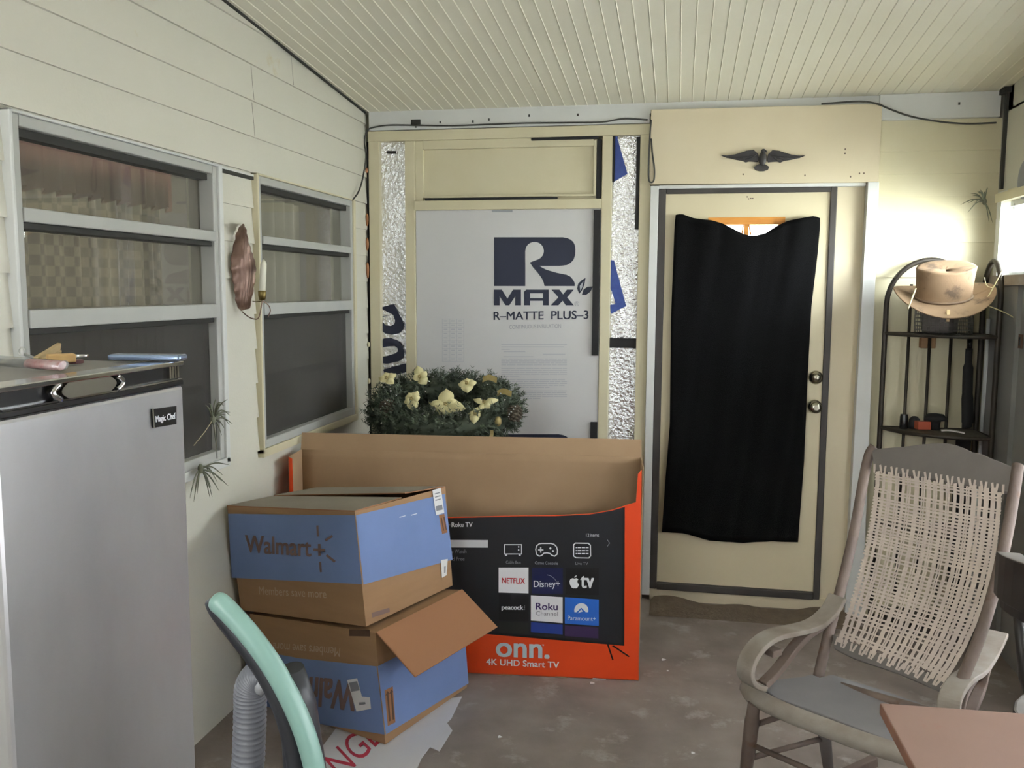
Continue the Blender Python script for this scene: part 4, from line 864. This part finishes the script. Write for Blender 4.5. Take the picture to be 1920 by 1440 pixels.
b = MB(); b.tube(spline([px_(454, 584, .03), px_(463, 592, .05), px_(472, 597, .075), px_(482, 598, .1), px_(487, 590, .112), cc], 5), .0025, M['leafbronze'], 6)
b.tube(spline([cc, px_(482, 566, .09), px_(474, 565, .06)], 4), .002, M['brass'], 6); b.tube(spline([cc, px_(503, 572, .13), px_(507, 583, .14), px_(502, 595, .14)], 4), .002, M['leafbronze'], 6); b.build('bracket_wire', sc)

# --- cables
b = MB(); K = M['cable']
b.tube(spline([px_(661, 375, .03), px_(672, 360, .03), px_(680, 335, .03), px_(686, 295, .03), (.012, -.03, 2.40), (.03, -.03, 2.455), (.075, -.02, 2.472), (.15, -.02, 2.478), (.28, -.02, 2.474), (.50, -.02, 2.466), (.80, -.02, 2.469), (1.1, -.02, 2.465), (1.26, -.02, 2.463), (1.36, -.02, 2.476), (1.43, -.02, 2.474), (1.49, -.03, 2.466)], 5), .0042, K, 8)
tag(b.build('wall_cable'), 'dark cable running from the far left window up along the white beam', 'cable')
b = MB(); P = Plane((0, -.05, 0), (0, 1, 0)); b.tube(spline([P.at(x, y) for x, y in [(1221, 225), (1219, 250), (1217, 285), (1216, 320), (1217, 338), (1222, 342), (1226.5, 336), (1227, 315), (1223, 285), (1221, 260)]], 6), .004, K, 8); tag(b.build('cable_loop'), 'dark cable end hanging in a loop beside the board above the door', 'cable')
b = MB(); b.tube(spline([P.at(x, y) for x, y in [(1540, 195), (1570, 192.5), (1600, 190.5), (1625, 191), (1647, 195.5), (1670, 205), (1700, 216), (1735, 224), (1780, 230), (1820, 232), (1868, 230)]], 5), .0042, K, 8); tag(b.build('wall_cable'), 'dark cable sagging below the beam right of the board above the door', 'cable')
b = MB(); q0 = py_(780, 229, -.0125); b.box(q0.x-.025, q0.x+.025, -.02, -.0125, q0.z-.013, q0.z+.013, M['gasket']); b.box(q0.x-.002, q0.x+.002, -.018, -.0125, q0.z-.03, q0.z-.013, M['gasket']); tag(b.build('hook_plate', bevel=.001), 'small dark metal plate fixed to the white beam near the corner', 'plate')

# --- corner rack of black iron with arched sides
rk = thing('corner_rack', 'black iron corner rack with arched sides and open shelves behind the rocking chair', 'shelf rack', (2.95, -.15, 0))
I_ = M['iron']
def arch(p0, p1, zs, zt, y=None):
    p0 = V3(p0); p1 = V3(p1); c = (p0+p1)/2; h = (p1-p0)/2
    return [V3((p0.x, p0.y, 0)), V3((p0.x, p0.y, .5)), V3((p0.x, p0.y, 1.0))] + [c - h*math.cos(math.pi*k/16) + V3((0, 0, zs+(zt-zs)*math.sin(math.pi*k/16))) for k in range(17)] + [V3((p1.x, p1.y, 1.0)), V3((p1.x, p1.y, .5)), V3((p1.x, p1.y, 0))]
LA, LB, RC = (2.648, -.06, 0), (3.03, -.06, 0), (3.075, -.30, 0)
b = MB(); b.tube(arch(LA, LB, 1.56, 1.775), .0125, I_, 10); b.build('side_arch', rk)
b = MB(); b.tube(arch((3.075, -.075, 0), RC, 1.60, 1.765), .0125, I_, 10); b.build('side_arch', rk)
for x, zt in ((2.757, 1.66), (2.852, 1.424), (2.947, 1.424)):
    b = MB(); b.tube([(x, -.06, .02), (x, -.06, zt)], .0075, I_, 8); b.build('bar', rk)
for z in (1.424, .965, .50, .06):
    b = MB(); fr_ = spline([(2.648, -.06, z), (2.72, -.20, z), (2.86, -.30, z), (3.0, -.325, z), (3.075, -.30, z)], 6)
    b.tube(fr_, .009, I_, 8); b.tube([(2.648, -.06, z), (3.075, -.06, z), (3.075, -.30, z)], .008, I_, 8)
    srim = b.build('shelf_rim', rk)
    b = MB(); b.prism([(p.x, p.y, z+.004) for p in fr_]+[(3.075, -.06, z+.004)], (0, 0, -.006), mat('shelf_mesh', S(92, 86, 74), .7, .2, c2=S(70, 64, 56), vs=60)); b.build('shelf_plate', rk)
# white conduit, black bag
b = MB(); b.tube([(3.098, -.085, .9), (3.098, -.085, 1.50)], .0085, M['white'], 10); b.tube([(3.098, -.085, 0), (3.098, -.085, .9)], .0085, M['white'], 10); tag(b.build('wall_conduit'), 'thin white pipe standing in the corner behind the iron rack', 'pipe')
t = thing('folded_umbrella', 'black folded umbrella standing in the corner on the lower rack shelf', 'umbrella', (3.0, -.12, .97))
b = MB(); b.tube(spline([(3.02, -.13, .985), (3.02, -.13, 1.03), (3.014, -.125, 1.15), (3.012, -.12, 1.27), (3.012, -.118, 1.36)], 5), [.012]+[.030]*3+[.036]*6+[.032]*6+[.022]*5, M['tape'], 12, flat=(1.05, .6)); b.build('canopy', t)
b = MB(); b.tube([(3.012, -.118, 1.36), (3.013, -.117, 1.405)], .008, M['blackplastic'], 8); b.build('handle', t)
b = MB(); b.box(2.985, 3.05, -.11, -.085, .07, .93, M['tape']); tag(b.build('black_plank', bevel=.006), 'narrow black plank standing below the lower rack shelf', 'plank')
# wire basket on the top shelf, hat over it
t = thing('wire_basket', 'grey wire mesh basket under the straw-coloured hat on the rack', 'basket', (2.86, -.2, 1.43))
b = MB(); zb = 1.431
bx = lambda a, z, k=1: V3((2.875+.125*k*math.cos(a), -.185+.085*k*math.sin(a), z))
for k in range(7): b.tube([bx(j*math.pi/16, zb+.018*k) for j in range(32)], .0016, M['wire'], 5, closed=True)
for j in range(40): a = j*math.pi/20; b.tube([bx(a, zb), bx(a, zb+.11)], .0014, M['wire'], 5)
b.build('mesh_side', t)
b = MB(); b.tube([bx(j*math.pi/16, zb+.11) for j in range(32)], .003, M['wire'], 6, closed=True); b.build('rim', t)
b = MB(); b.lathe([(.05, 0), (.075, .01), (.08, .09), (.07, .10), (.0, .10)], (2.86, -.18, 1.432), M['greywood'], n=18); tag(b.build('grey_pot'), 'dark grey pot inside the wire basket on the rack', 'pot')
b = MB(); b.box(2.73, 2.79, -.09, -.075, 1.36, 1.40, M['oldwood']); b.box(2.74, 2.785, -.0785, -.07, 1.36, 1.40, M['oldwood'])
b = MB(); q0 = py_(1740, 641, -.03); b.box(q0.x-.035, q0.x+.032, -.045, -.005, q0.z-.030, q0.z+.022, mat('tan_wood_block', S(150, 118, 84), .7)); tag(b.build('outlet_cover', bevel=.003), 'tan wooden block fixed to the wall behind the iron rack', 'block')
b = MB(); q0 = py_(1816, 663, -.006); b.tube([q0+V3((-.004, 0, .03)), q0+V3((.004, 0, -.03))], .007, M['gasket'], 8); tag(b.build('wall_latch'), 'small dark upright latch on the cream wall behind the rack', 'latch')
ht = thing('cowboy_hat', 'dusty tan felt cowboy hat resting on the wire basket of the rack', 'hat', (2.845, -.25, 1.56))
HC = V3((2.845, -.265, 1.600)); HR = Matrix.Rotation(math.radians(22), 3, 'X') @ Matrix.Rotation(math.radians(-3), 3, 'Y')
def hat(u, v):
    a = 2*math.pi*u; ca, sa = math.cos(a), math.sin(a)
    if v < .42:                    # brim
        f = v/.42; r = 1-f; rx = .118+.094*r; ry = .092+.100*r; z = .045*abs(ca)**2.2*r**1.4 - .020*abs(sa)*r
        p = V3((rx*ca, ry*sa, z))
    else:                          # crown
        f = (v-.42)/.58
        if f < .75: g = f/.75; rx = .118*(1-.05*g+.10*g*g); ry = .092*(1-.12*g); z = .145*g + .012*g*sa*-1
        else: g = (f-.75)/.25; k = math.cos(g*math.pi/2); rx = .118*1.05*k; ry = .092*.88*k; z = .145+.022*math.sin(g*math.pi/2) - .022*g - .014*math.exp(-(sa*k/.35)**2)*g
        p = V3((rx*ca, ry*sa, z-(.012*max(0, -sa)*(f)*math.cos(ca*2.2))))
    return HC + HR @ p
b = MB(); b.grid(hat, 56, 40, M['felt']); b.build('felt_body', ht, solid=.004)
b = MB(); b.tube([HC+HR@V3((0.1195*math.cos(k*math.pi/20), .0935*math.sin(k*math.pi/20), .010)) for k in range(40)], .006, mat('hat_band', S(120, 98, 78), .8, c2=S(100, 80, 62), vs=30), 6, flat=(.5, 1.3), closed=True); b.build('hat_band', ht)
b = MB(); c = py_(1777.5, 592, -.41); b.strap([c+V3((0, .004, .026)), c+V3((0, 0, 0)), c+V3((.001, .004, -.026))], (1, 0, 0), .014, .009, MATS['pale_wood']); tag(b.build('wooden_clip', bevel=.002), 'small pale wooden clip hanging at the front brim of the hat', 'clip')
b = MB(); b.tube(spline([py_(1702, 580, -.44), py_(1709, 562, -.43), py_(1717, 541, -.38)], 4), .0035, M['straw'], 6); tag(b.build('straw_stem'), 'short pale stem lying across the left brim of the hat', 'stem')
b = MB(); b.tube(spline([py_(1893, 482, -.30), py_(1878, 510, -.31), py_(1862, 540, -.32), py_(1850, 560, -.33), py_(1838, 575, -.34)], 5), .0022, M['straw'], 6); b.tube(spline([py_(1836, 566, -.33), py_(1848, 572, -.33), py_(1870, 580, -.34), py_(1895, 592, -.36), py_(1925, 612, -.38)], 5), .0024, M['straw'], 6)
b.tube(spline([py_(1862, 540, -.32), py_(1850, 535, -.30), py_(1846, 520, -.3)], 4), .0018, M['straw'], 6); tag(b.build('dried_stem'), 'long dry pale stem caught between the hat and the right wall', 'stem')
# lower shelf things
zl = .970
c = V3((2.742, -.115, zl)); b = MB(); b.lathe([(.018, 0), (.019, .003), (.019, .058), (.017, .064), (.017, .070), (.0, .070)], c, M['blackplastic'], n=16); tag(b.build('black_bottle', bevel=.001), 'small black bottle at the left end of the lower rack shelf', 'bottle')
c = V3((2.822, -.135, zl+.004)); b = MB(); b.obox(c+V3((0, 0, .019)), (.030, .006, 0), (-.004, .020, 0), (0, 0, .019), mat('red_packet', S(176, 86, 62), .4)); b.obox(c+V3((-.006, -.0208, .014)), (.012, .0024, 0), (-.0001, .0008, 0), (0, 0, .010), M['label']); tag(b.build('red_packet', bevel=.002), 'small red and white packet on the lower rack shelf', 'packet')
c = V3((2.795, -.094, zl)); b = MB(); b.lathe([(.0, 0), (.026, 0), (.028, .02), (.024, .045), (.012, .058), (.0, .060)], c, M['tape'], n=16); tag(b.build('black_cap_jar'), 'rounded black jar behind the red packet on the rack', 'jar')
c = V3((2.882, -.120, zl)); b = MB(); b.lathe([(.0, .0), (.02, .0), (.022, .03), (.024, .042), (.05, .048), (.052, .054), (.035, .075), (.0, .080)], c, M['tape'], n=20); tag(b.build('black_lamp_shade'), 'dark round lid-shaped holder beside the red packet on the rack', 'holder')
c0 = V3((2.895, -.175, zl)); c1 = V3((2.985, -.215, zl)); b = MB(); b.strap(spline([c0+V3((0, 0, .006)), c0.lerp(c1, .4)+V3((0, 0, .010)), c1+V3((0, 0, .004))], 5), (.2, 1, 0), .035, .004, M['label']); tag(b.build('paper_roll'), 'flat white folded paper lying on the lower rack shelf', 'paper')

# --- air plants
def air_plant(seed, leaves, L, dirs, name_root, label, loc, string=None):
    rr = random.Random(seed); t = thing('air_plant', label, 'plant', loc, 'air plants hung on the walls')
    b = MB(); b.ell((0, 0, 0), (.010, .010, .017), M['tilly'], nu=8, nv=6); b.build('bulb', t, local=True)
    for k in range(leaves):
        d = V3(dirs[k % len(dirs)]) + V3((rr.uniform(-.35, .35), rr.uniform(-.45, .45), rr.uniform(-.45, .45))); d.normalize(); l = L*rr.uniform(.6, 1.1)
        b = MB(); b.tube(spline([V3((0, 0, 0)), d*l*.5+V3((0, 0, .008)), d*l+V3((0, 0, -.35*l*rr.uniform(.2, 1.2)))], 4), [.0026]*6+[.0018, .0012, .0005], M['tilly'], 5); b.build('leaf', t, local=True)
    if string:
        b = MB(); b.tube([V3((0, 0, 0))]+[V3(v) for v in string], .0013, M['straw'], 5); b.build('hanging_string', t, local=True)
    return t
air_plant(4, 16, .10, [(.3, .8, .2), (.3, .5, -.4), (.2, -.3, .9), (.3, .1, .9)], 0, 'grey air plant hung on the frame corner of the nearer awning window', px_(399, 787, .05), string=[(.01, -.07, -.03), (.0, -.13, -.07)])
air_plant(9, 14, .11, [(.3, .8, -.5), (.2, .4, -.9), (.3, -.5, -.7), (.3, .7, .2)], 0, 'grey air plant hanging below the sill corner of the nearer awning window', px_(376, 879, .055))
air_plant(14, 14, .10, [(-.9, -.3, -.1), (-.4, -.5, .8), (-.2, -.4, .9), (-.8, -.2, .3), (.2, -.5, -.9)], 0, 'dark air plant hung high in the corner above the iron rack', V3((3.06, -.05, 2.045)))
b = MB(); b.tube([px_(405, 790, .034), px_(407, 860, .034)], .0016, M['gasket'], 5); tag(b.build('hanging_thread'), 'thin dark thread hanging beside the nearer awning window frame', 'thread')

# --- rocking chair
rc = thing('rocking_chair', 'weathered wooden rocking chair with a worn cane back and scrolled arms', 'rocking chair', (2.2, -1.95, 0))
TLc, TRc, LLc = V3((2.341, -1.417, 1.1)), V3((2.67, -1.76, 1.1)), V3((2.183, -1.79, .5))
BN = (TRc-TLc).cross(LLc-TLc).normalized(); PB = Plane(TLc, BN)
OW, GW, DW = M['oldwood'], M['greywood'], M['dustwood']
pl_l = [PB.at(x, y) for x, y in [(1533, 1275), (1553, 1190), (1580, 1090), (1603, 990), (1618, 905), (1629, 855), (1640, 838)]]
pl_r = [PB.at(x, y) for x, y in [(1778, 1345), (1800, 1285), (1838, 1190), (1868, 1090), (1888, 1000), (1901, 925), (1909, 872)]]
b = MB(); b.tube(spline(pl_l, 5), .020, OW, 10, flat=(1, .8)); b.build('back_post', rc)
b = MB(); b.tube(spline(pl_r, 5), .020, OW, 10, flat=(1, .8)); b.build('back_post', rc)
crest = [(1637, 845), (1660, 842), (1700, 839), (1728, 835), (1752, 833), (1778, 833), (1796, 837), (1812, 843), (1826, 850), (1840, 852), (1860, 861), (1885, 871), (1906, 880), (1893, 925), (1640, 884)]
b = MB(); b.prism([PB.at(x, y, .010) for x, y in crest][::-1], -PB.N*.022, GW); b.build('crest_rail', rc, bevel=.004)
b = MB(); lr = [(1562, 1190), (1566, 1218), (1600, 1235), (1680, 1262), (1760, 1296), (1785, 1308), (1798, 1282), (1680, 1240)]
b.prism([PB.at(x, y, .008) for x, y in lr][::-1], -PB.N*.020, GW); b.build('lower_rail', rc, bevel=.004)
# cane
b = MB(); cr_ = random.Random(5)
def cpt(u, v, d=.0):
    w_ = max(0, v); xl = 1643-4*v-66*w_**1.6; yl = 884+v*318; xr_ = 1884-16*v-62*v*v-30*v**4; yr = 924+v*358
    return PB.at(xl*(1-u)+xr_*u, yl*(1-u)+yr*u, .012+d-.018*math.sin(math.pi*u)*math.sin(math.pi*v))
def ribbon(f, n, wv, d):
    pts = [f(k/n) for k in range(n+1)]
    for k in range(n):
        p, q2 = pts[k], pts[k+1]; t_ = (q2-p).normalized(); s_ = t_.cross(PB.N).normalized()*wv
        b.poly([p-s_, q2-s_, q2+s_, p+s_], M['cane'])
for i in range(20):
    u = (i+.5)/20+cr_.uniform(-.005, .005); va, vb = cr_.uniform(-.015, .01), 1+cr_.uniform(-.03, .02); dr_ = cr_.uniform(-.006, .006); wv = cr_.choice((.0052, .0062, .0072))
    for o_, w2 in ((-.0085, wv*.5), (.0085, wv*.5)) if cr_.random() < .5 else ((0, wv),):
        ribbon(lambda t, u=u+o_: cpt(min(1, max(0, u+dr_*math.sin(t*3))), va+(vb-va)*t, .0012*math.sin(t*60)), 40, w2, 0)
v = .02
while v < .985:
    if cr_.random() < .95:
        sl = cr_.uniform(-.004, .004); wv = cr_.choice((.0026, .0032, .0038))
        ribbon(lambda t, v=v: cpt(t*.985+.0075, v+sl*math.sin(t*4), .0012*math.cos(t*60)), 24, wv, 0)
    v += (.0165+.006*v)*cr_.uniform(.85, 1.15)
for k in range(24):
    u = k/23; ribbon(lambda t, u=u: cpt(min(1, max(0, u+(.012 if k % 2 else -.012)*t)), .015-.05*(1-t)+.0), 3, .0035, 0); ribbon(lambda t, u=u: cpt(min(1, max(0, u+(.012 if k % 2 else -.012)*t)), .985+.045*t), 3, .0035, 0)
b.build('cane_back', rc)
# seat and frame
ZS = .425
b = MB(); so = [pz_(x, y, ZS+.012) for x, y in [(1429, 1289), (1445, 1276), (1470, 1272), (1500, 1269), (1523, 1264), (1537, 1270), (1560, 1264), (1600, 1277), (1650, 1292), (1720, 1316), (1790, 1345)]] + [V3((2.33, -2.245, ZS+.012))] + [pz_(x, y, ZS+.012) for x, y in [(1660, 1385), (1590, 1358), (1510, 1327), (1455, 1308)]]
b.prism(so, (0, 0, -.012), mat('grey_board', S(128, 126, 128), .7, c2=S(116, 114, 117), vs=6)); b.build('seat', rc, bevel=.003)
b = MB(); fp_ = spline([pz_(1402, 1288, ZS-.01), pz_(1416, 1306, ZS-.01), pz_(1470, 1334, ZS-.01), pz_(1560, 1369, ZS-.01), pz_(1640, 1398, ZS-.01), V3((2.345, -2.262, ZS-.01))], 5)
b.tube(fp_, .027, DW, 12, flat=(1.0, .9)); b.build('seat_rail', rc)
b = MB(); b.tube([pz_(1404, 1286, ZS-.01), pl_l[0]+V3((0, 0, -.012))], .016, OW, 10); b.build('seat_rail', rc)
b = MB(); b.tube([V3((2.345, -2.262, ZS-.01)), pl_r[0]+V3((0, 0, .0))], .016, OW, 10); b.build('seat_rail', rc)
b = MB(); b.tube([pl_l[0], pl_r[0]], .014, OW, 10); b.build('seat_rail', rc)
FLt, FRt = pz_(1414, 1318, ZS-.02), V3((2.33, -2.255, ZS-.02)); F_ = V3((-.62, -.785, 0)).normalized()
FLb, FRb = V3((1.905, -1.90, .075)), V3((2.30, -2.235, .075)); BLt, BRt = pl_l[0], pl_r[0]; BLb, BRb = V3((2.19, -1.70, .06)), V3((2.50, -1.98, .06))
for p, q2 in ((FLt, FLb), (FRt, FRb), (BLt, BLb), (BRt, BRb)):
    b = MB(); b.tube([p, p.lerp(q2, .12), p.lerp(q2, .2), p.lerp(q2, .55), q2], [.018, .019, .022, .021, .016], OW if p is not BLt else GW, 12); b.build('leg', rc)
for p, q2, e2 in ((FLt, FLb, None), ):
    pass
for (p, pb, q2, qb, f1, f2) in ((FLt, FLb, FRt, FRb, .45, .45), (FLt, FLb, BLt, BLb, .25, .25), (FLt, FLb, BLt, BLb, .62, .62), (FRt, FRb, BRt, BRb, .45, .45), (BLt, BLb, BRt, BRb, .4, .4)):
    b = MB(); b.tube([p.lerp(pb, f1), q2.lerp(qb, f2)], .009, OW, 8); b.build('stretcher', rc)
def rocker(a, c):
    d = (a-c); d.z = 0; d.normalize(); m = (a+c)/2; m.z = 0
    pts = []
    for k in range(21):
        s_ = -.38+.80*k/20*1.0; z_ = .018+.24*(s_*s_)
        pts.append(V3((m.x, m.y, 0)) + d*s_ + V3((0, 0, z_)))
    return pts
for a, c in ((FLb, BLb), (FRb, BRb)):
    b = MB(); pts = rocker(a, c); b.strap(pts, (pts[-1]-pts[0]).cross(V3((0, 0, 1))), .028, .036, OW); b.build('rocker', rc, bevel=.004)
# arms
Lp0, Lp1 = V3((2.16, -1.78, 0)), V3((1.90, -2.02, 0)); LN = (Lp1-Lp0).cross(V3((0, 0, 1))).normalized(); PL = Plane(Lp0, LN)
Rp0, Rp1 = V3((2.50, -1.985, 0)), V3((2.345, -2.262, 0)); RN = (Rp1-Rp0).cross(V3((0, 0, 1))).normalized(); PR_ = Plane(Rp0, RN)
la = spline([PL.at(x, y) for x, y in [(1571, 1118), (1556, 1145), (1535, 1165), (1512, 1176), (1482, 1183), (1452, 1190), (1430, 1202), (1411, 1222), (1400, 1245), (1398, 1266), (1408, 1281), (1425, 1286)]], 5)
b = MB(); b.strap(la, LN, .060, .016, DW); arm_l = b.build('armrest', rc, bevel=.003)
lb_ = spline([PL.at(x, y) for x, y in [(1560, 1150), (1538, 1172), (1512, 1190), (1488, 1215), (1470, 1240), (1452, 1262), (1430, 1284)]], 5)
b = MB(); b.strap(lb_, LN, .034, .020, OW); c = PL.at(1450, 1222); b.obox(c, LN*.017, V3((Lp1-Lp0)).normalized()*.020, V3((0, 0, .010)), OW); b.build('arm_scroll', arm_l, bevel=.003)
ra = spline([PR_.at(x, y) for x, y in [(1872, 1187), (1862, 1208), (1845, 1238), (1828, 1258), (1806, 1272), (1790, 1291), (1781, 1312), (1779, 1336)]], 5)
b = MB(); b.strap(ra, RN, .058, .016, DW); arm_r = b.build('armrest', rc, bevel=.003)
rb_ = spline([PR_.at(x, y) for x, y in [(1866, 1210), (1848, 1250), (1838, 1290), (1822, 1330), (1810, 1370)]], 5)
b = MB(); b.strap(rb_, RN, .032, .018, OW); b.build('arm_scroll', arm_r, bevel=.003)
b = MB(); b.strap(spline([PR_.at(x, y) for x, y in [(1826, 1268), (1806, 1300), (1796, 1340), (1790, 1370)]], 5), RN, .030, .016, OW); b.build('arm_scroll', arm_r, bevel=.003)

# --- table
tb = thing('wooden_table', 'table with a worn pinkish top at the lower right', 'table', (2.6, -2.95, 0))
b = MB(); TX0, TY0 = 2.129, -2.600
b.prism([(TX0, TY0, .72), (TX0+.02, -3.5, .72), (3.02, -3.5, .72), (3.02, TY0+.03, .72)], (0, 0, -.026), M['pink'], mat('table_edge', S(150, 108, 88), .6, c2=S(128, 92, 76), vs=14)); b.build('tabletop', tb, bevel=.003)
for x, y in ((2.28, -2.78), (2.9, -2.78), (2.28, -3.4), (2.9, -3.4)):
    b = MB(); b.lathe([(.022, 0), (.028, .1), (.022, .2), (.034, .42), (.026, .52), (.034, .56), (.034, .694)], (x, y, 0), M['oldwood'], n=14); b.build('leg', tb)
b = MB(); 
for x0, x1, y0, y1 in ((2.28, 2.9, -2.795, -2.765), (2.28, 2.9, -3.415, -3.385)): b.box(x0, x1, y0, y1, .61, .694, M['oldwood'])
b.box(2.265, 2.295, -3.385, -2.795, .61, .694, M['oldwood']); b.box(2.885, 2.915, -3.385, -2.795, .61, .694, M['oldwood']); b.build('apron', tb)

# --- dark captain's chair behind the table
dc = thing('captains_chair', 'dark wooden armchair with curved dusty back rail beyond the pinkish table', 'chair', (2.905, -2.05, 0))
b = MB(); ac = V3((2.915, -2.05, 0))
def arc3(r, a0, a1, z, n=24, ky=.85): return [V3((ac.x+r*math.cos(math.radians(a0+(a1-a0)*k/n)), ac.y+r*ky*math.sin(math.radians(a0+(a1-a0)*k/n)), z)) for k in range(n+1)]
DKW, DU = M['darkwood'], M['dust']
inn = arc3(.30, 188, -8, .70); out_ = arc3(.365, 188, -8, .70); k = len(b.v); n = len(inn)
def arm_ring(z, th, r0, r1, a0, a1, mtop, mside, name, zfun=None):
    b = MB(); N_ = 28
    for k in range(N_+1):
        a = math.radians(a0+(a1-a0)*k/N_); h = zfun(k/N_) if zfun else 0
        for r, zz in ((r0, z), (r1, z), (r1, z+th+h), (r0, z+th+h)): b.v.append(V3((ac.x+r*math.cos(a), ac.y+r*.85*math.sin(a), zz)))
    for k in range(N_):
        for j, m in ((0, mside), (1, mside), (2, mtop), (3, mside)):
            j2 = (j+1) % 4; b.face([k*4+j, k*4+j2, k*4+4+j2, k*4+4+j], m, False)
    b.face([3, 2, 1, 0], mside); e = N_*4; b.face([e, e+1, e+2, e+3], mside); return b.build(name, dc, bevel=.004)
arm_ring(.765, .03, .28, .36, 176, 364, DU, DKW, 'armrest')
arm_ring(.795, .12, .31, .372, 172, 368, DU, DKW, 'crest_rail', zfun=lambda t: .03*math.sin(math.pi*t))
for k in range(9):
    a = math.radians(180+180*k/8); x = ac.x+.32*math.cos(a); y = ac.y+.272*math.sin(a)
    b = MB(); b.tube([(ac.x+.25*math.cos(a), ac.y+.215*math.sin(a), .455), (ac.x+.29*math.cos(a), ac.y+.25*math.sin(a), .58), (x, y, .77)], [.011, .017, .012], DKW, 10); b.build('spindle', dc)
b = MB(); b.prism([(ac.x+.30*math.cos(k*math.pi/14), ac.y+.26*math.sin(k*math.pi/14), .46) for k in range(28)], (0, 0, -.035), DU, DKW); b.build('seat', dc, bevel=.008)
for sx_, sy_ in ((-1, -1), (1, -1), (-1, 1), (1, 1)):
    b = MB(); b.tube([(ac.x+sx_*.16, ac.y+sy_*.13, .43), (ac.x+sx_*.20, ac.y+sy_*.17, .22), (ac.x+sx_*.235, ac.y+sy_*.20, 0)], [.018, .022, .014], DKW, 12); b.build('leg', dc)

# --- upright vacuum cleaner
PV = Plane((0, -3.15, 0), (0, 1, 0))
vc = thing('vacuum_cleaner', 'upright vacuum with curved mint green handle and grey hose beside the refrigerator', 'vacuum cleaner', (1.0, -3.12, 0))
hp = [(400, 1121), (421, 1138), (448, 1166), (476, 1199), (503, 1236), (527, 1275), (550, 1320), (570, 1368), (585, 1418), (594, 1462), (598, 1500)]
b = MB(); pts = spline([PV.at(x+3, y-3, .008) for x, y in hp], 5); pts += [pts[-1]+V3((.0, .02, -.12)), pts[-1]+V3((-.01, .03, -.24))]; N_ = len(pts)
b.tube(pts, [.010, .0155, .018]+[.0195]*(N_-3), M['teal'], 14, flat=(1, .95)); b.build('handle', vc)
b = MB(); pts = spline([PV.at(x, y, -.010) for x, y in [(397, 1123), (404, 1143), (425, 1172), (450, 1204), (478, 1241), (504, 1284), (526, 1332), (543, 1390), (553, 1445), (558, 1500)]], 5)
b.tube(pts, [.010, .016]+[.0195]*(len(pts)-2), M['charcoal'], 12); b.build('grip', vc)
b = MB(); b.tube([(.985, -3.13, .93), (.99, -3.12, .86), (1.0, -3.11, .70), (1.01, -3.10, .45), (1.01, -3.09, .16)], [.022, .034, .040, .075, .085], M['charcoal'], 18); b.build('body', vc)
b = MB(); b.hexa([(.87, -3.30, .012), (1.17, -3.30, .012), (1.17, -3.0, .012), (.87, -3.0, .012), (.89, -3.27, .10), (1.15, -3.27, .10), (1.13, -3.02, .16), (.91, -3.02, .16)], M['charcoal']); fh = b.build('floor_head', vc, bevel=.015)
for x in (.89, 1.15):
    b = MB(); b.lathe([(.0, -.012), (.03, -.012), (.03, .012), (.0, .012)], (x, -3.04, .03), M['blackplastic'], n=16, axis=(1, 0, 0)); b.build('wheel', fh)
b = MB(); PH = Plane((0, -3.09, 0), (0, 1, 0))
hpth = spline([PH.at(x, y) for x, y in [(503, 1272), (490, 1268), (478, 1274), (470, 1292), (469, 1325), (468, 1370), (466, 1420), (465, 1470)]]+[V3((.885, -3.08, .50)), V3((.90, -3.08, .34)), V3((.945, -3.085, .25))], 14)
N_ = len(hpth); b.tube(hpth, [.0315 if k % 3 else .0285 for k in range(N_)], M['hosegrey'], 16); hs = b.build('hose', vc)
b = MB(); q0, q1 = PH.at(497, 1268), PH.at(512, 1282); b.tube([q0, q0.lerp(q1, .5), q1], [.032, .034, .03], mat('clear_cuff', S(168, 170, 174), .15, .2), 16); b.build('hose_cuff', hs)

# --- white card sheet on the floor
b = MB(); zz = .003
out_ = [pz_(x, y, zz) for x, y in [(866, 1306), (846, 1347), (838, 1355), (848, 1369), (824, 1408), (806, 1400), (790, 1422), (770, 1468), (755, 1520), (590, 1520), (604, 1400), (640, 1352), (690, 1330)]]
b.prism(out_, (0, 0, -.0025), M['sheet']); PS = Plane((0, 0, zz), (0, 0, 1))
PS.text(b, 'NGE', (642, 1462), (719, 1387), (606, 1422), M['redletters'], .0008)
tag(b.build('card_sheet'), 'white card sheet with red letters lying on the floor under the cartons', 'sheet')
# --- small litter on the floor
for i, (x, y, sz, label) in enumerate([(937, 1382, .010, 'white paper scrap lying alone on the floor right of the white card sheet'), (1244, 1237, .012, 'pale scrap on the floor right of the television carton'), (1299, 1412, .008, 'tiny white scrap on the floor near the foot of the rocking chair'), (1252, 1258, .006, 'tiny pale crumb on the floor just right of the orange carton edge'), (1110, 1281, .012, 'flat pale scrap tucked under the front edge of the television carton')]):
    c = pz_(x, y, .002); b = MB(); b.prism([c+V3((sz*math.cos(a)*r_, sz*math.sin(a)*r_, 0)) for a, r_ in [(k*1.047, 1-.35*(k % 2)) for k in range(6)]], (0, 0, .002), M['label']); tag(b.build('paper_scrap'), label, 'paper scrap', 'paper scraps on the floor')
b = MB(); dr2 = random.Random(8)
b.grid(lambda u, v: (1.56+1.02*u, -.03-.22*v, .003+.028*(1-v)**1.5*max(0, math.sin(u*17)*.4+math.sin(u*7+1)*.4+.35)*(1 if 0 < u < 1 else 0)), 60, 8, M['dirt'])
tag(b.build('loose_dirt'), 'brown loose dirt along the foot of the door', 'dirt', kind='stuff')
